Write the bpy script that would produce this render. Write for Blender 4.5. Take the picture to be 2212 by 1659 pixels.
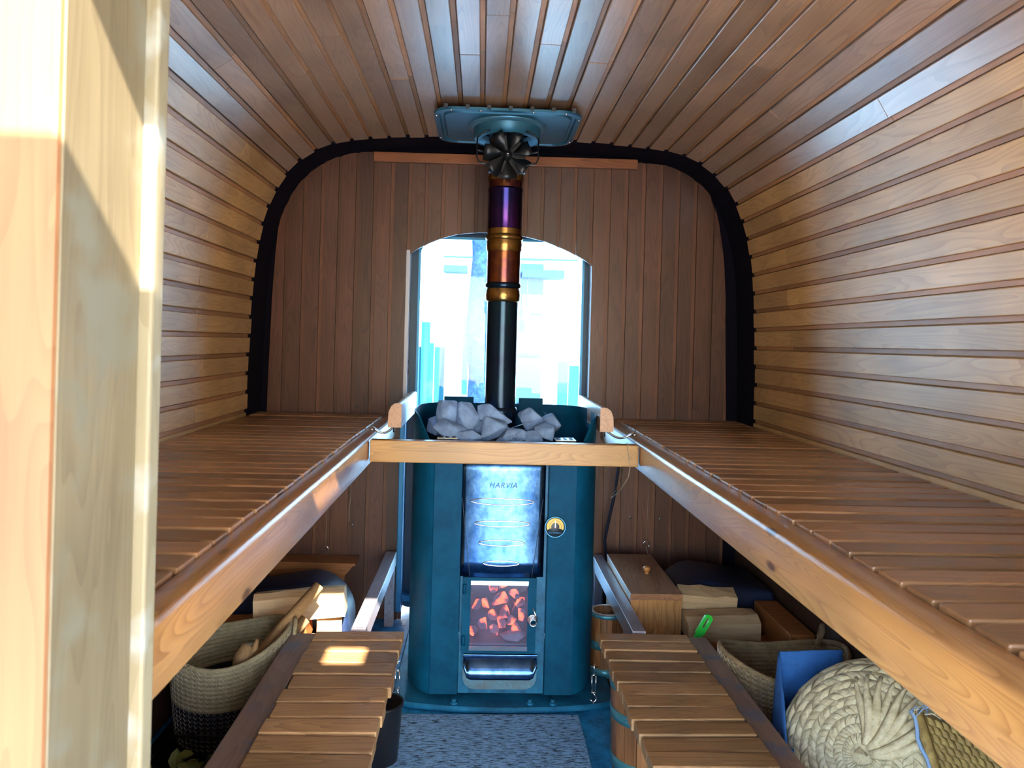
import bpy, bmesh, math, random
from mathutils import Vector, Matrix, Euler, noise

# ------------------------------------------------------------------ scene, camera, light
scene = bpy.context.scene
for o in list(bpy.data.objects):
    bpy.data.objects.remove(o)
COL = scene.collection
vs = scene.view_settings
vs.view_transform = 'Standard'
vs.look = 'None'
vs.gamma = 1.0
vs.use_curve_mapping = False
vs.exposure = 2.0
scene.cycles.use_denoising = True
scene.cycles.max_bounces = 4
scene.cycles.diffuse_bounces = 3
scene.cycles.use_adaptive_sampling = True
scene.cycles.adaptive_threshold = 0.1
scene.cycles.adaptive_min_samples = 16
scene.cycles.glossy_bounces = 2
scene.cycles.transparent_max_bounces = 6
scene.cycles.sample_clamp_indirect = 8.0
scene.cycles.caustics_reflective = False
scene.cycles.caustics_refractive = False

cam_d = bpy.data.cameras.new('camera')
cam = bpy.data.objects.new('camera', cam_d)
COL.objects.link(cam)
cam_d.sensor_fit = 'HORIZONTAL'
cam_d.sensor_width = 36.0
cam_d.lens = 1661.0 / 2212.0 * 36.0
cam_d.shift_y = -(829.5 - 739.7) / 2212.0
cam_d.clip_start = 0.02
cam_d.dof.use_dof = True
cam_d.dof.focus_distance = 2.3
cam_d.dof.aperture_fstop = 11.0
YAW = math.atan(66.0 / 1661.0)
ROLL = math.radians(1.5)
fwd = Vector((math.sin(YAW), math.cos(YAW), 0))
right0 = Vector((math.cos(YAW), -math.sin(YAW), 0))
up0 = Vector((0, 0, 1))
# the picture content is turned clockwise, so the camera is turned counter-clockwise
right = right0 * math.cos(ROLL) + up0 * math.sin(ROLL)
up = up0 * math.cos(ROLL) - right0 * math.sin(ROLL)
m = Matrix((right, up, -fwd)).transposed().to_4x4()
m.translation = Vector((0, 0, 1.0))
cam.matrix_world = m
scene.camera = cam

world = bpy.data.worlds.new('sky')
scene.world = world
world.use_nodes = True
wn = world.node_tree
wn.nodes.clear()
w_out = wn.nodes.new('ShaderNodeOutputWorld')
w_bg = wn.nodes.new('ShaderNodeBackground')
w_sky = wn.nodes.new('ShaderNodeTexSky')
w_sky.sky_type = 'NISHITA'
w_sky.sun_disc = False
w_sky.sun_elevation = math.radians(37)
w_sky.sun_rotation = math.radians(164.6)
w_sky.air_density = 1.0
w_sky.dust_density = 0.6
w_bg.inputs['Strength'].default_value = 0.34
wn.links.new(w_sky.outputs[0], w_bg.inputs['Color'])
wn.links.new(w_bg.outputs[0], w_out.inputs['Surface'])

SUN_DIR = Vector((-0.275, 1.0, -0.75)).normalized()
sun_d = bpy.data.lights.new('sun', 'SUN')
sun_d.energy = 12.0
sun_d.angle = math.radians(0.6)
sun_d.color = (1.0, 0.93, 0.82)
sun = bpy.data.objects.new('sun', sun_d)
COL.objects.link(sun)
sun.rotation_euler = SUN_DIR.to_track_quat('-Z', 'Y').to_euler()
sun.location = (2, -8, 7)


def portal(name, loc, rot, sx, sy):
    d = bpy.data.lights.new(name, 'AREA')
    d.shape = 'RECTANGLE'
    d.size, d.size_y = sx, sy
    d.cycles.is_portal = True
    o = bpy.data.objects.new(name, d)
    COL.objects.link(o)
    o.location = loc
    o.rotation_euler = rot


portal('door_portal', (0.18, 0.5, 0.72), (math.radians(90), 0, 0), 0.9, 1.6)
portal('window_portal', (0.07, 3.06, 0.7), (math.radians(-90), 0, 0), 0.7, 1.45)

# ------------------------------------------------------------------ materials
MATS = {}


def new_mat(name):
    mt = bpy.data.materials.new(name)
    mt.use_nodes = True
    MATS[name] = mt
    nt = mt.node_tree
    b = nt.nodes['Principled BSDF']
    return mt, nt, b


def plain(name, col, rough=0.5, metal=0.0, bump=0.0, bscale=60.0, var=0.0, vscale=8.0, col2=None, spec=None):
    mt, nt, b = new_mat(name)
    b.inputs['Base Color'].default_value = (*col, 1)
    b.inputs['Roughness'].default_value = rough
    b.inputs['Metallic'].default_value = metal
    if spec is not None:
        b.inputs['Specular IOR Level'].default_value = spec
    tc = nt.nodes.new('ShaderNodeTexCoord')
    if var or col2:
        n = nt.nodes.new('ShaderNodeTexNoise')
        n.inputs['Scale'].default_value = vscale
        n.inputs['Detail'].default_value = 5
        n.inputs['Roughness'].default_value = 0.65
        nt.links.new(tc.outputs['Object'], n.inputs['Vector'])
        r = nt.nodes.new('ShaderNodeValToRGB')
        c2 = col2 if col2 else tuple(c * (1 - var) for c in col)
        r.color_ramp.elements[0].position = 0.35
        r.color_ramp.elements[0].color = (*c2, 1)
        r.color_ramp.elements[1].position = 0.65
        r.color_ramp.elements[1].color = (*col, 1)
        nt.links.new(n.outputs['Fac'], r.inputs['Fac'])
        nt.links.new(r.outputs['Color'], b.inputs['Base Color'])
    if bump:
        n2 = nt.nodes.new('ShaderNodeTexNoise')
        n2.inputs['Scale'].default_value = bscale
        n2.inputs['Detail'].default_value = 4
        nt.links.new(tc.outputs['Object'], n2.inputs['Vector'])
        bp = nt.nodes.new('ShaderNodeBump')
        bp.inputs['Strength'].default_value = bump
        bp.inputs['Distance'].default_value = 0.01
        nt.links.new(n2.outputs['Fac'], bp.inputs['Height'])
        nt.links.new(bp.outputs['Normal'], b.inputs['Normal'])
    return mt


def wood(name, light, dark, axis='Y', freq=14.0, rough=0.42, var=0.3, coat=0.0, scale=1.0, bump=0.0, rings=0.55, knots=0.0, stain=None):
    """Straight and cathedral grain along one axis; every object gets its own offset and tone."""
    mt, nt, b = new_mat(name)
    L = nt.links.new
    tc = nt.nodes.new('ShaderNodeTexCoord')
    oi = nt.nodes.new('ShaderNodeObjectInfo')
    mul = nt.nodes.new('ShaderNodeVectorMath')
    mul.operation = 'SCALE'
    mul.inputs[0].default_value = (7.3, 11.7, 5.1)
    L(oi.outputs['Random'], mul.inputs['Scale'])
    add = nt.nodes.new('ShaderNodeVectorMath')
    add.operation = 'ADD'
    L(tc.outputs['Object'], add.inputs[0])
    L(mul.outputs[0], add.inputs[1])
    k = {'X': 0, 'Y': 1, 'Z': 2}[axis]
    # fine streaks
    sc = [90 * scale] * 3
    sc[k] = 2.2 * scale
    mp = nt.nodes.new('ShaderNodeMapping')
    mp.inputs['Scale'].default_value = sc
    L(add.outputs[0], mp.inputs['Vector'])
    n1 = nt.nodes.new('ShaderNodeTexNoise')
    n1.inputs['Scale'].default_value = 1.6
    n1.inputs['Detail'].default_value = 3
    n1.inputs['Roughness'].default_value = 0.7
    L(mp.outputs[0], n1.inputs['Vector'])
    # growth rings
    sc2 = [16 * scale] * 3
    sc2[k] = 1.5 * scale
    mp2 = nt.nodes.new('ShaderNodeMapping')
    mp2.inputs['Scale'].default_value = sc2
    L(add.outputs[0], mp2.inputs['Vector'])
    n2 = nt.nodes.new('ShaderNodeTexNoise')
    n2.inputs['Scale'].default_value = 1.0
    n2.inputs['Detail'].default_value = 1.0
    n2.inputs['Distortion'].default_value = 0.6
    L(mp2.outputs[0], n2.inputs['Vector'])
    mm = nt.nodes.new('ShaderNodeMath')
    mm.operation = 'MULTIPLY'
    mm.inputs[1].default_value = freq
    L(n2.outputs['Fac'], mm.inputs[0])
    fr = nt.nodes.new('ShaderNodeMath')
    fr.operation = 'FRACT'
    L(mm.outputs[0], fr.inputs[0])
    pw = nt.nodes.new('ShaderNodeMath')
    pw.operation = 'POWER'
    pw.inputs[1].default_value = 2.2
    L(fr.outputs[0], pw.inputs[0])
    mixf = nt.nodes.new('ShaderNodeMix')
    mixf.data_type = 'FLOAT'
    mixf.inputs['Factor'].default_value = rings
    L(n1.outputs['Fac'], mixf.inputs[2])
    L(pw.outputs[0], mixf.inputs[3])
    ramp = nt.nodes.new('ShaderNodeValToRGB')
    ramp.color_ramp.elements[0].position = 0.18
    ramp.color_ramp.elements[0].color = (*light, 1)
    ramp.color_ramp.elements[1].position = 0.85
    ramp.color_ramp.elements[1].color = (*dark, 1)
    L(mixf.outputs[0], ramp.inputs['Fac'])
    col = ramp.outputs['Color']
    # blotches, large and soft
    n3 = nt.nodes.new('ShaderNodeTexNoise')
    n3.inputs['Scale'].default_value = 5.0
    n3.inputs['Detail'].default_value = 1
    L(add.outputs[0], n3.inputs['Vector'])
    hsv = nt.nodes.new('ShaderNodeHueSaturation')
    mr = nt.nodes.new('ShaderNodeMapRange')
    mr.inputs['From Min'].default_value = 0.3
    mr.inputs['From Max'].default_value = 0.7
    mr.inputs['To Min'].default_value = 0.82
    mr.inputs['To Max'].default_value = 1.12
    L(n3.outputs['Fac'], mr.inputs['Value'])
    mr2 = nt.nodes.new('ShaderNodeMapRange')
    mr2.inputs['To Min'].default_value = 1 - var
    mr2.inputs['To Max'].default_value = 1 + var * 0.6
    L(oi.outputs['Random'], mr2.inputs['Value'])
    mv = nt.nodes.new('ShaderNodeMath')
    mv.operation = 'MULTIPLY'
    L(mr.outputs[0], mv.inputs[0])
    L(mr2.outputs[0], mv.inputs[1])
    L(mv.outputs[0], hsv.inputs['Value'])
    L(col, hsv.inputs['Color'])
    col = hsv.outputs['Color']
    if knots:
        vo = nt.nodes.new('ShaderNodeTexVoronoi')
        sk = [9.0] * 3
        sk[k] = 3.2
        mpk = nt.nodes.new('ShaderNodeMapping')
        mpk.inputs['Scale'].default_value = sk
        L(add.outputs[0], mpk.inputs['Vector'])
        L(mpk.outputs[0], vo.inputs['Vector'])
        vo.inputs['Scale'].default_value = 1.0
        kr = nt.nodes.new('ShaderNodeMapRange')
        kr.inputs['From Min'].default_value = knots
        kr.inputs['From Max'].default_value = knots * 0.55
        L(vo.outputs['Distance'], kr.inputs['Value'])
        mk = nt.nodes.new('ShaderNodeMix')
        mk.data_type = 'RGBA'
        L(kr.outputs[0], mk.inputs['Factor'])
        L(col, mk.inputs[6])
        mk.inputs[7].default_value = (dark[0] * 0.35, dark[1] * 0.3, dark[2] * 0.3, 1)
        col = mk.outputs[2]
    if stain:
        ns = nt.nodes.new('ShaderNodeTexNoise')
        ns.inputs['Scale'].default_value = 14.0
        ns.inputs['Detail'].default_value = 3
        L(add.outputs[0], ns.inputs['Vector'])
        rs = nt.nodes.new('ShaderNodeMapRange')
        rs.inputs['From Min'].default_value = 0.52
        rs.inputs['From Max'].default_value = 0.66
        L(ns.outputs['Fac'], rs.inputs['Value'])
        msn = nt.nodes.new('ShaderNodeMix')
        msn.data_type = 'RGBA'
        L(rs.outputs[0], msn.inputs['Factor'])
        L(col, msn.inputs[6])
        msn.inputs[7].default_value = (*stain, 1)
        col = msn.outputs[2]
    L(col, b.inputs['Base Color'])
    b.inputs['Roughness'].default_value = rough
    b.inputs['Coat Weight'].default_value = coat
    b.inputs['Coat Roughness'].default_value = 0.28
    if bump:
        bp = nt.nodes.new('ShaderNodeBump')
        bp.inputs['Strength'].default_value = bump
        bp.inputs['Distance'].default_value = 0.004
        L(n1.outputs['Fac'], bp.inputs['Height'])
        L(bp.outputs['Normal'], b.inputs['Normal'])
    return mt


def emis(name, col, strength):
    mt, nt, b = new_mat(name)
    b.inputs['Base Color'].default_value = (0.02, 0.01, 0.01, 1)
    b.inputs['Emission Color'].default_value = (*col, 1)
    b.inputs['Emission Strength'].default_value = strength
    return mt


def glass(name, tint, haze=0.0, haze_col=(0.5, 0.5, 0.5), rough=0.03, refl=1.0):
    mt, nt, b = new_mat(name)
    nt.nodes.remove(b)
    L = nt.links.new
    out = nt.nodes['Material Output']
    tr = nt.nodes.new('ShaderNodeBsdfTransparent')
    tr.inputs['Color'].default_value = (*tint, 1)
    gl = nt.nodes.new('ShaderNodeBsdfGlossy')
    gl.inputs['Roughness'].default_value = rough
    fz = nt.nodes.new('ShaderNodeFresnel')
    fz.inputs['IOR'].default_value = 1.45
    mx = nt.nodes.new('ShaderNodeMixShader')
    L(fz.outputs[0], mx.inputs[0])
    L(tr.outputs[0], mx.inputs[1])
    L(gl.outputs[0], mx.inputs[2])
    last = mx.outputs[0]
    if haze:
        df = nt.nodes.new('ShaderNodeBsdfDiffuse')
        df.inputs['Color'].default_value = (*haze_col, 1)
        tc = nt.nodes.new('ShaderNodeTexCoord')
        nz = nt.nodes.new('ShaderNodeTexNoise')
        nz.inputs['Scale'].default_value = 18
        nz.inputs['Detail'].default_value = 4
        L(tc.outputs['Object'], nz.inputs['Vector'])
        mr = nt.nodes.new('ShaderNodeMapRange')
        mr.inputs['From Min'].default_value = 0.3
        mr.inputs['From Max'].default_value = 0.75
        mr.inputs['To Min'].default_value = haze * 0.5
        mr.inputs['To Max'].default_value = haze * 1.5
        L(nz.outputs['Fac'], mr.inputs['Value'])
        m2 = nt.nodes.new('ShaderNodeMixShader')
        L(mr.outputs[0], m2.inputs[0])
        L(last, m2.inputs[1])
        L(df.outputs[0], m2.inputs[2])
        last = m2.outputs[0]
    L(last, out.inputs['Surface'])
    return mt


# cladding
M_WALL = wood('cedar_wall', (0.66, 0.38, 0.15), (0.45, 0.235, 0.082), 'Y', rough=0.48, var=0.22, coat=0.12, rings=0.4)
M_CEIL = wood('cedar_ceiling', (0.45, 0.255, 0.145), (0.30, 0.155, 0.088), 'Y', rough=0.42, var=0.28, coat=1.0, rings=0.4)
M_TONGUE = wood('cedar_tongue', (0.50, 0.24, 0.10), (0.36, 0.15, 0.06), 'Y', rough=0.5, var=0.35, rings=0.3)
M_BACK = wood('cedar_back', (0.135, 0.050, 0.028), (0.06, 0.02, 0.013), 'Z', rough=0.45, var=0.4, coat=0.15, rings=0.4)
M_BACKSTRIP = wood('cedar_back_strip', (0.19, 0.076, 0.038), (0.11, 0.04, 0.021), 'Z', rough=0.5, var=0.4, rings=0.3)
M_BATTEN = wood('cedar_batten', (0.40, 0.135, 0.05), (0.24, 0.075, 0.028), 'X', rough=0.45, var=0.1)
M_RAIL = wood('pine_rail', (0.53, 0.25, 0.075), (0.35, 0.145, 0.04), 'Y', rough=0.34, var=0.1, coat=0.6, rings=0.6, knots=0.085, scale=1.0, freq=30.0, bump=0.12)
M_BEAM = wood('pine_beam', (0.48, 0.245, 0.06), (0.33, 0.15, 0.036), 'X', rough=0.38, var=0.05, coat=0.2, rings=0.6, knots=0.06, freq=24.0)
M_SLAT = wood('bench_slat', (0.44, 0.21, 0.085), (0.25, 0.112, 0.044), 'X', rough=0.36, var=0.35, coat=0.25, rings=0.35)
M_SLAT_EDGE = plain('slat_edge_pale', (0.55, 0.5, 0.45), 0.5)
M_STEP = wood('step_slat', (0.56, 0.31, 0.125), (0.29, 0.15, 0.06), 'X', rough=0.55, var=0.3, rings=0.4, scale=1.1, bump=0.15)
M_STEPBD = wood('step_board', (0.34, 0.215, 0.145), (0.20, 0.115, 0.08), 'Y', rough=0.55, var=0.2, rings=0.3, stain=(0.16, 0.15, 0.17))
M_GREYBAR = wood('grey_bar', (0.40, 0.37, 0.42), (0.22, 0.18, 0.20), 'Y', rough=0.32, var=0.1, rings=0.3, coat=0.3)
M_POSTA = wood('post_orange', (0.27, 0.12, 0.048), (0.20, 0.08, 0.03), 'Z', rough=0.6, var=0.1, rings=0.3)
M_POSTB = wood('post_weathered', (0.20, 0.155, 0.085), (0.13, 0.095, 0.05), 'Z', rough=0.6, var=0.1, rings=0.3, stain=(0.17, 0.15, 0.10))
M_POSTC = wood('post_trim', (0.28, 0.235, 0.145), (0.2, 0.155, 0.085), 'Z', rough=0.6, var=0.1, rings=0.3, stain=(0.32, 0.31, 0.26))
M_BOX = wood('box_pine', (0.62, 0.30, 0.10), (0.42, 0.17, 0.05), 'Z', rough=0.42, var=0.15, rings=0.7, coat=0.1)
M_BOXTOP = wood('box_lid', (0.42, 0.20, 0.10), (0.26, 0.10, 0.05), 'Y', rough=0.36, var=0.1, rings=0.7, coat=0.2)
M_SHELF = wood('shelf_pine', (0.46, 0.17, 0.05), (0.28, 0.09, 0.025), 'X', rough=0.45, var=0.1, rings=0.6, knots=0.14)
M_LOG = wood('split_log', (0.72, 0.50, 0.28), (0.52, 0.33, 0.16), 'X', rough=0.75, var=0.25, rings=0.3)
M_STICK = wood('kindling', (0.42, 0.25, 0.11), (0.25, 0.14, 0.06), 'Z', rough=0.75, var=0.3, rings=0.3)
M_BUCKET = wood('bucket_stave', (0.36, 0.165, 0.065), (0.20, 0.08, 0.03), 'Z', rough=0.4, var=0.4, coat=0.2)
M_HAND = wood('handrail_wood', (0.50, 0.27, 0.14), (0.33, 0.15, 0.07), 'Y', rough=0.32, var=0.1, coat=0.4, rings=0.5)
# metals and others
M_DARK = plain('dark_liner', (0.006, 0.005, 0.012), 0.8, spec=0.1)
M_UNDER = plain('under_wall', (0.10, 0.045, 0.025), 0.6, var=0.4, vscale=6)
M_FLOOR = plain('painted_floor', (0.03, 0.36, 0.74), 0.42, bump=0.25, bscale=90, col2=(0.008, 0.14, 0.34), vscale=22)
M_STOVE = plain('stove_sky_tint', (0.003, 0.085, 0.175), 0.5, bump=0.04, bscale=220, col2=(0.002, 0.05, 0.11), vscale=9, spec=0.08)  # black stove; the blue sky it reflects is put into the base colour
M_STOVE2 = plain('stove_plate', (0.012, 0.17, 0.33), 0.45, bump=0.08, bscale=140, col2=(0.006, 0.08, 0.17), vscale=16, spec=0.3)
M_STEEL = plain('stainless', (0.10, 0.22, 0.42), 0.22, 1.0, bump=0.09, bscale=18, col2=(0.035, 0.10, 0.26), vscale=26)
M_STEEL_D = plain('steel_stained', (0.12, 0.30, 0.44), 0.4, 0.7, bump=0.1, bscale=90, col2=(0.14, 0.17, 0.19), vscale=18)
M_CHROME = plain('chrome', (0.75, 0.78, 0.82), 0.15, 1.0)
M_BLACK = plain('black_metal', (0.012, 0.014, 0.018), 0.35, 0.3)
M_BLKPL = plain('black_plastic', (0.008, 0.008, 0.011), 0.35)
M_HATCH = plain('hatch_metal', (0.035, 0.16, 0.25), 0.4, 0.35, var=0.25, vscale=12)
M_COLLAR = plain('collar_metal', (0.12, 0.30, 0.42), 0.4, 0.6)
M_PIPE_D = plain('pipe_dark', (0.012, 0.035, 0.06), 0.22, 0.75, col2=(0.01, 0.02, 0.05), vscale=14)
M_PIPE_P = plain('pipe_purple', (0.07, 0.02, 0.16), 0.2, 0.95, col2=(0.02, 0.02, 0.09), vscale=9)
M_PIPE_C = plain('pipe_copper', (0.24, 0.085, 0.03), 0.24, 0.95, col2=(0.09, 0.03, 0.06), vscale=16)
M_PIPE_G = plain('pipe_gold', (0.34, 0.21, 0.065), 0.25, 0.95, col2=(0.24, 0.12, 0.04), vscale=20)
M_STONE = plain('peridotite', (0.26, 0.40, 0.66), 0.8, bump=0.7, bscale=42, col2=(0.13, 0.21, 0.38), vscale=13)
M_GOLD = plain('dial_gold', (0.62, 0.36, 0.06), 0.35, 0.2)
M_BLUEFR = plain('blue_frame', (0.05, 0.30, 0.58), 0.4, 0.3)
M_FRDARK = plain('frame_dark', (0.01, 0.055, 0.11), 0.45)
M_JAMB = plain('jamb_white', (0.62, 0.62, 0.68), 0.45)
M_RUBBER = plain('rubber_cable', (0.012, 0.014, 0.03), 0.35)
M_ROPE = plain('rope_natural', (0.52, 0.43, 0.25), 0.9, bump=0.6, bscale=260, var=0.25, vscale=40)
M_ROPE_D = plain('rope_navy', (0.012, 0.014, 0.03), 0.9, bump=0.6, bscale=260)
M_ROPE_B = plain('rope_brown', (0.40, 0.27, 0.135), 0.9, bump=0.6, bscale=260, var=0.3, vscale=40)
M_STITCH = plain('stitch_thread', (0.62, 0.55, 0.42), 0.9)
M_LEATHER = plain('leather_tag', (0.32, 0.18, 0.11), 0.6)
M_FELT = plain('blue_felt', (0.035, 0.17, 0.52), 0.95, bump=0.3, bscale=160, var=0.2, vscale=30)
M_STRAW = plain('palm_straw', (0.78, 0.70, 0.48), 0.65, bump=0.3, bscale=120, col2=(0.56, 0.48, 0.29), vscale=55)
M_STRAW2 = plain('rush_straw', (0.42, 0.30, 0.09), 0.7, bump=0.3, bscale=120, col2=(0.24, 0.15, 0.05), vscale=55)
M_STRAWR = plain('rush_red', (0.46, 0.14, 0.10), 0.7)
M_BLUECORD = plain('blue_trim', (0.24, 0.38, 0.62), 0.8)
M_GREEN = plain('green_plastic', (0.03, 0.62, 0.06), 0.35)
M_NAVY = plain('wheel_arch_navy', (0.012, 0.028, 0.075), 0.45, bump=0.05, bscale=50, col2=(0.008, 0.012, 0.03), vscale=7)
M_LEAF = plain('dry_birch_leaf', (0.21, 0.20, 0.045), 0.7, col2=(0.11, 0.12, 0.02), vscale=30)
M_HOOP = plain('bucket_hoop', (0.10, 0.36, 0.46), 0.38, 0.5, var=0.2, vscale=30)
M_COAL = plain('burnt_wood', (0.05, 0.035, 0.04), 0.9, bump=0.5, bscale=60)
M_ASH = plain('grey_ash', (0.34, 0.36, 0.46), 0.9)
M_SOOT = plain('firebox_soot', (0.10, 0.07, 0.11), 0.9)
M_SHIELD_SLOT = plain('slot_shadow', (0.10, 0.12, 0.16), 0.3, 0.9)
M_CHAR_LINE = plain('etched_line', (0.04, 0.07, 0.12), 0.5)
M_LETTER = plain('embossed_letter', (0.015, 0.04, 0.11), 0.35, 1.0)
M_DIAL = plain('dial_black', (0.01, 0.025, 0.04), 0.4)
M_TWINE = plain('twine', (0.45, 0.36, 0.24), 0.9)
M_WHITE_W = plain('white_render', (0.82, 0.84, 0.86), 0.9)
M_TRUNK = plain('bark', (0.045, 0.085, 0.19), 0.95, bump=0.8, bscale=30, col2=(0.012, 0.03, 0.08), vscale=26)
M_TEALBD = plain('teal_fence_paint', (0.02, 0.13, 0.15), 0.7, var=0.2, vscale=9)
M_GREYDOOR = plain('grey_blue_door', (0.045, 0.09, 0.15), 0.7, var=0.15, vscale=20)
M_GROUND = plain('pale_paving', (0.62, 0.62, 0.60), 0.9, var=0.12, vscale=3)
M_EXTWIN = plain('dark_window', (0.04, 0.09, 0.16), 0.2)
M_RED = plain('red_lantern', (0.6, 0.06, 0.05), 0.5)
M_GLASS = glass('window_glass', (0.60, 0.82, 1.0))
M_FGLASS = glass('fire_glass', (0.92, 0.92, 0.98), haze=0.16, haze_col=(0.36, 0.34, 0.55), rough=0.12)

mt, nt, b = new_mat('ember')
tc = nt.nodes.new('ShaderNodeTexCoord')
nz = nt.nodes.new('ShaderNodeTexNoise')
nz.inputs['Scale'].default_value = 34
nz.inputs['Detail'].default_value = 5
nt.links.new(tc.outputs['Object'], nz.inputs['Vector'])
rp = nt.nodes.new('ShaderNodeValToRGB')
rp.color_ramp.elements[0].position = 0.49
rp.color_ramp.elements[0].color = (0.0, 0.0, 0.0, 1)
rp.color_ramp.elements[1].position = 0.60
rp.color_ramp.elements[1].color = (1.0, 0.10, 0.012, 1)
nt.links.new(nz.outputs['Fac'], rp.inputs['Fac'])
nt.links.new(rp.outputs['Color'], b.inputs['Emission Color'])
b.inputs['Emission Strength'].default_value = 1.3
b.inputs['Base Color'].default_value = (0.20, 0.15, 0.24, 1)
b.inputs['Roughness'].default_value = 0.95
mt.cycles.emission_sampling = 'NONE'
M_EMBER = mt

# woven rug: rows of dark flecks on pale yarn
mt, nt, b = new_mat('woven_rug')
tc = nt.nodes.new('ShaderNodeTexCoord')
mp = nt.nodes.new('ShaderNodeMapping')
mp.inputs['Scale'].default_value = (34, 300, 1)
nt.links.new(tc.outputs['Object'], mp.inputs['Vector'])
nz = nt.nodes.new('ShaderNodeTexNoise')
nz.inputs['Scale'].default_value = 1.0
nz.inputs['Detail'].default_value = 3
nz.inputs['Roughness'].default_value = 0.8
nt.links.new(mp.outputs[0], nz.inputs['Vector'])
rp = nt.nodes.new('ShaderNodeValToRGB')
rp.color_ramp.elements[0].position = 0.44
rp.color_ramp.elements[0].color = (0.008, 0.03, 0.085, 1)
rp.color_ramp.elements[1].position = 0.49
rp.color_ramp.elements[1].color = (0.25, 0.50, 0.80, 1)
nt.links.new(nz.outputs['Fac'], rp.inputs['Fac'])
nt.links.new(rp.outputs['Color'], b.inputs['Base Color'])
b.inputs['Roughness'].default_value = 0.95
bp = nt.nodes.new('ShaderNodeBump')
bp.inputs['Strength'].default_value = 0.5
bp.inputs['Distance'].default_value = 0.004
nt.links.new(nz.outputs['Fac'], bp.inputs['Height'])
nt.links.new(bp.outputs['Normal'], b.inputs['Normal'])
M_RUG = mt


# ------------------------------------------------------------------ helpers
def link(name, me, mat, parent=None, loc=(0, 0, 0), rot=None):
    o = bpy.data.objects.new(name, me)
    COL.objects.link(o)
    if mat and not me.materials:
        me.materials.append(mat)
    o.location = loc
    if rot:
        o.rotation_euler = rot
    if parent:
        o.parent = parent
        base = parent.location.copy()
        p = parent.parent
        while p:
            base += p.location
            p = p.parent
        o.location = Vector(loc) - base
    return o


def from_bm(name, bm, mat, parent=None, loc=(0, 0, 0), rot=None, smooth=False):
    me = bpy.data.meshes.new(name)
    bmesh.ops.recalc_face_normals(bm, faces=bm.faces)
    bm.to_mesh(me)
    bm.free()
    if smooth:
        for p in me.polygons:
            p.use_smooth = True
    return link(name, me, mat, parent, loc, rot)


def add_box(bm, x0, x1, y0, y1, z0, z1, bev=0.0):
    r = bmesh.ops.create_cube(bm, size=1.0)
    vsx = r['verts']
    for v in vsx:
        v.co = Vector((x0 if v.co.x < 0 else x1, y0 if v.co.y < 0 else y1, z0 if v.co.z < 0 else z1))
    if bev:
        es = list({e for v in vsx for e in v.link_edges})
        bmesh.ops.bevel(bm, geom=es, offset=bev, segments=2, profile=0.6, affect='EDGES')


def box(name, x0, x1, y0, y1, z0, z1, mat, parent=None, bev=0.0, rot=None):
    """A box centred on its own origin, so that its grain and turn are its own."""
    cx, cy, cz = (x0 + x1) / 2, (y0 + y1) / 2, (z0 + z1) / 2
    bm = bmesh.new()
    add_box(bm, x0 - cx, x1 - cx, y0 - cy, y1 - cy, z0 - cz, z1 - cz, bev)
    return from_bm(name, bm, mat, parent, (cx, cy, cz), rot)


def add_prism(bm, poly, axis, a, b_):
    """poly: list of 2D points; axis 'Y': (x,z); 'X': (y,z); 'Z': (x,y)."""
    def P(p, t):
        if axis == 'Y':
            return Vector((p[0], t, p[1]))
        if axis == 'X':
            return Vector((t, p[0], p[1]))
        return Vector((p[0], p[1], t))
    v0 = [bm.verts.new(P(p, a)) for p in poly]
    v1 = [bm.verts.new(P(p, b_)) for p in poly]
    n = len(poly)
    bm.faces.new(v0)
    bm.faces.new(list(reversed(v1)))
    for i in range(n):
        bm.faces.new((v0[i], v0[(i + 1) % n], v1[(i + 1) % n], v1[i]))


def prism(name, poly, axis, a, b_, mat, parent=None, smooth=False, bev=0.0):
    bm = bmesh.new()
    add_prism(bm, poly, axis, a, b_)
    bmesh.ops.recalc_face_normals(bm, faces=bm.faces)
    if bev:
        bmesh.ops.bevel(bm, geom=list(bm.edges), offset=bev, segments=1, affect='EDGES')
    return from_bm(name, bm, mat, parent, smooth=smooth)


def add_tube(bm, pts, r, seg=8, closed=False, cap=True):
    pts = [Vector(p) for p in pts]
    n = len(pts)
    rad = r if isinstance(r, (list, tuple)) else [r] * n
    rings = []
    prev = None
    for i, p in enumerate(pts):
        if closed:
            t = (pts[(i + 1) % n] - pts[i - 1])
        else:
            t = pts[min(i + 1, n - 1)] - pts[max(i - 1, 0)]
        t.normalize()
        if prev is None:
            ref = Vector((0, 0, 1)) if abs(t.z) < 0.9 else Vector((1, 0, 0))
            u = t.cross(ref).normalized()
        else:
            u = (prev - t * prev.dot(t)).normalized()
        prev = u
        w = t.cross(u)
        rings.append([bm.verts.new(p + (u * math.cos(2 * math.pi * k / seg) + w * math.sin(2 * math.pi * k / seg)) * rad[i]) for k in range(seg)])
    m_ = n if closed else n - 1
    for i in range(m_):
        a, b_ = rings[i], rings[(i + 1) % n]
        for k in range(seg):
            bm.faces.new((a[k], a[(k + 1) % seg], b_[(k + 1) % seg], b_[k]))
    if cap and not closed:
        bm.faces.new(list(reversed(rings[0])))
        bm.faces.new(rings[-1])


def tube(name, pts, r, mat, parent=None, seg=8, closed=False):
    bm = bmesh.new()
    add_tube(bm, pts, r, seg, closed)
    return from_bm(name, bm, mat, parent, smooth=True)


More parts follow.
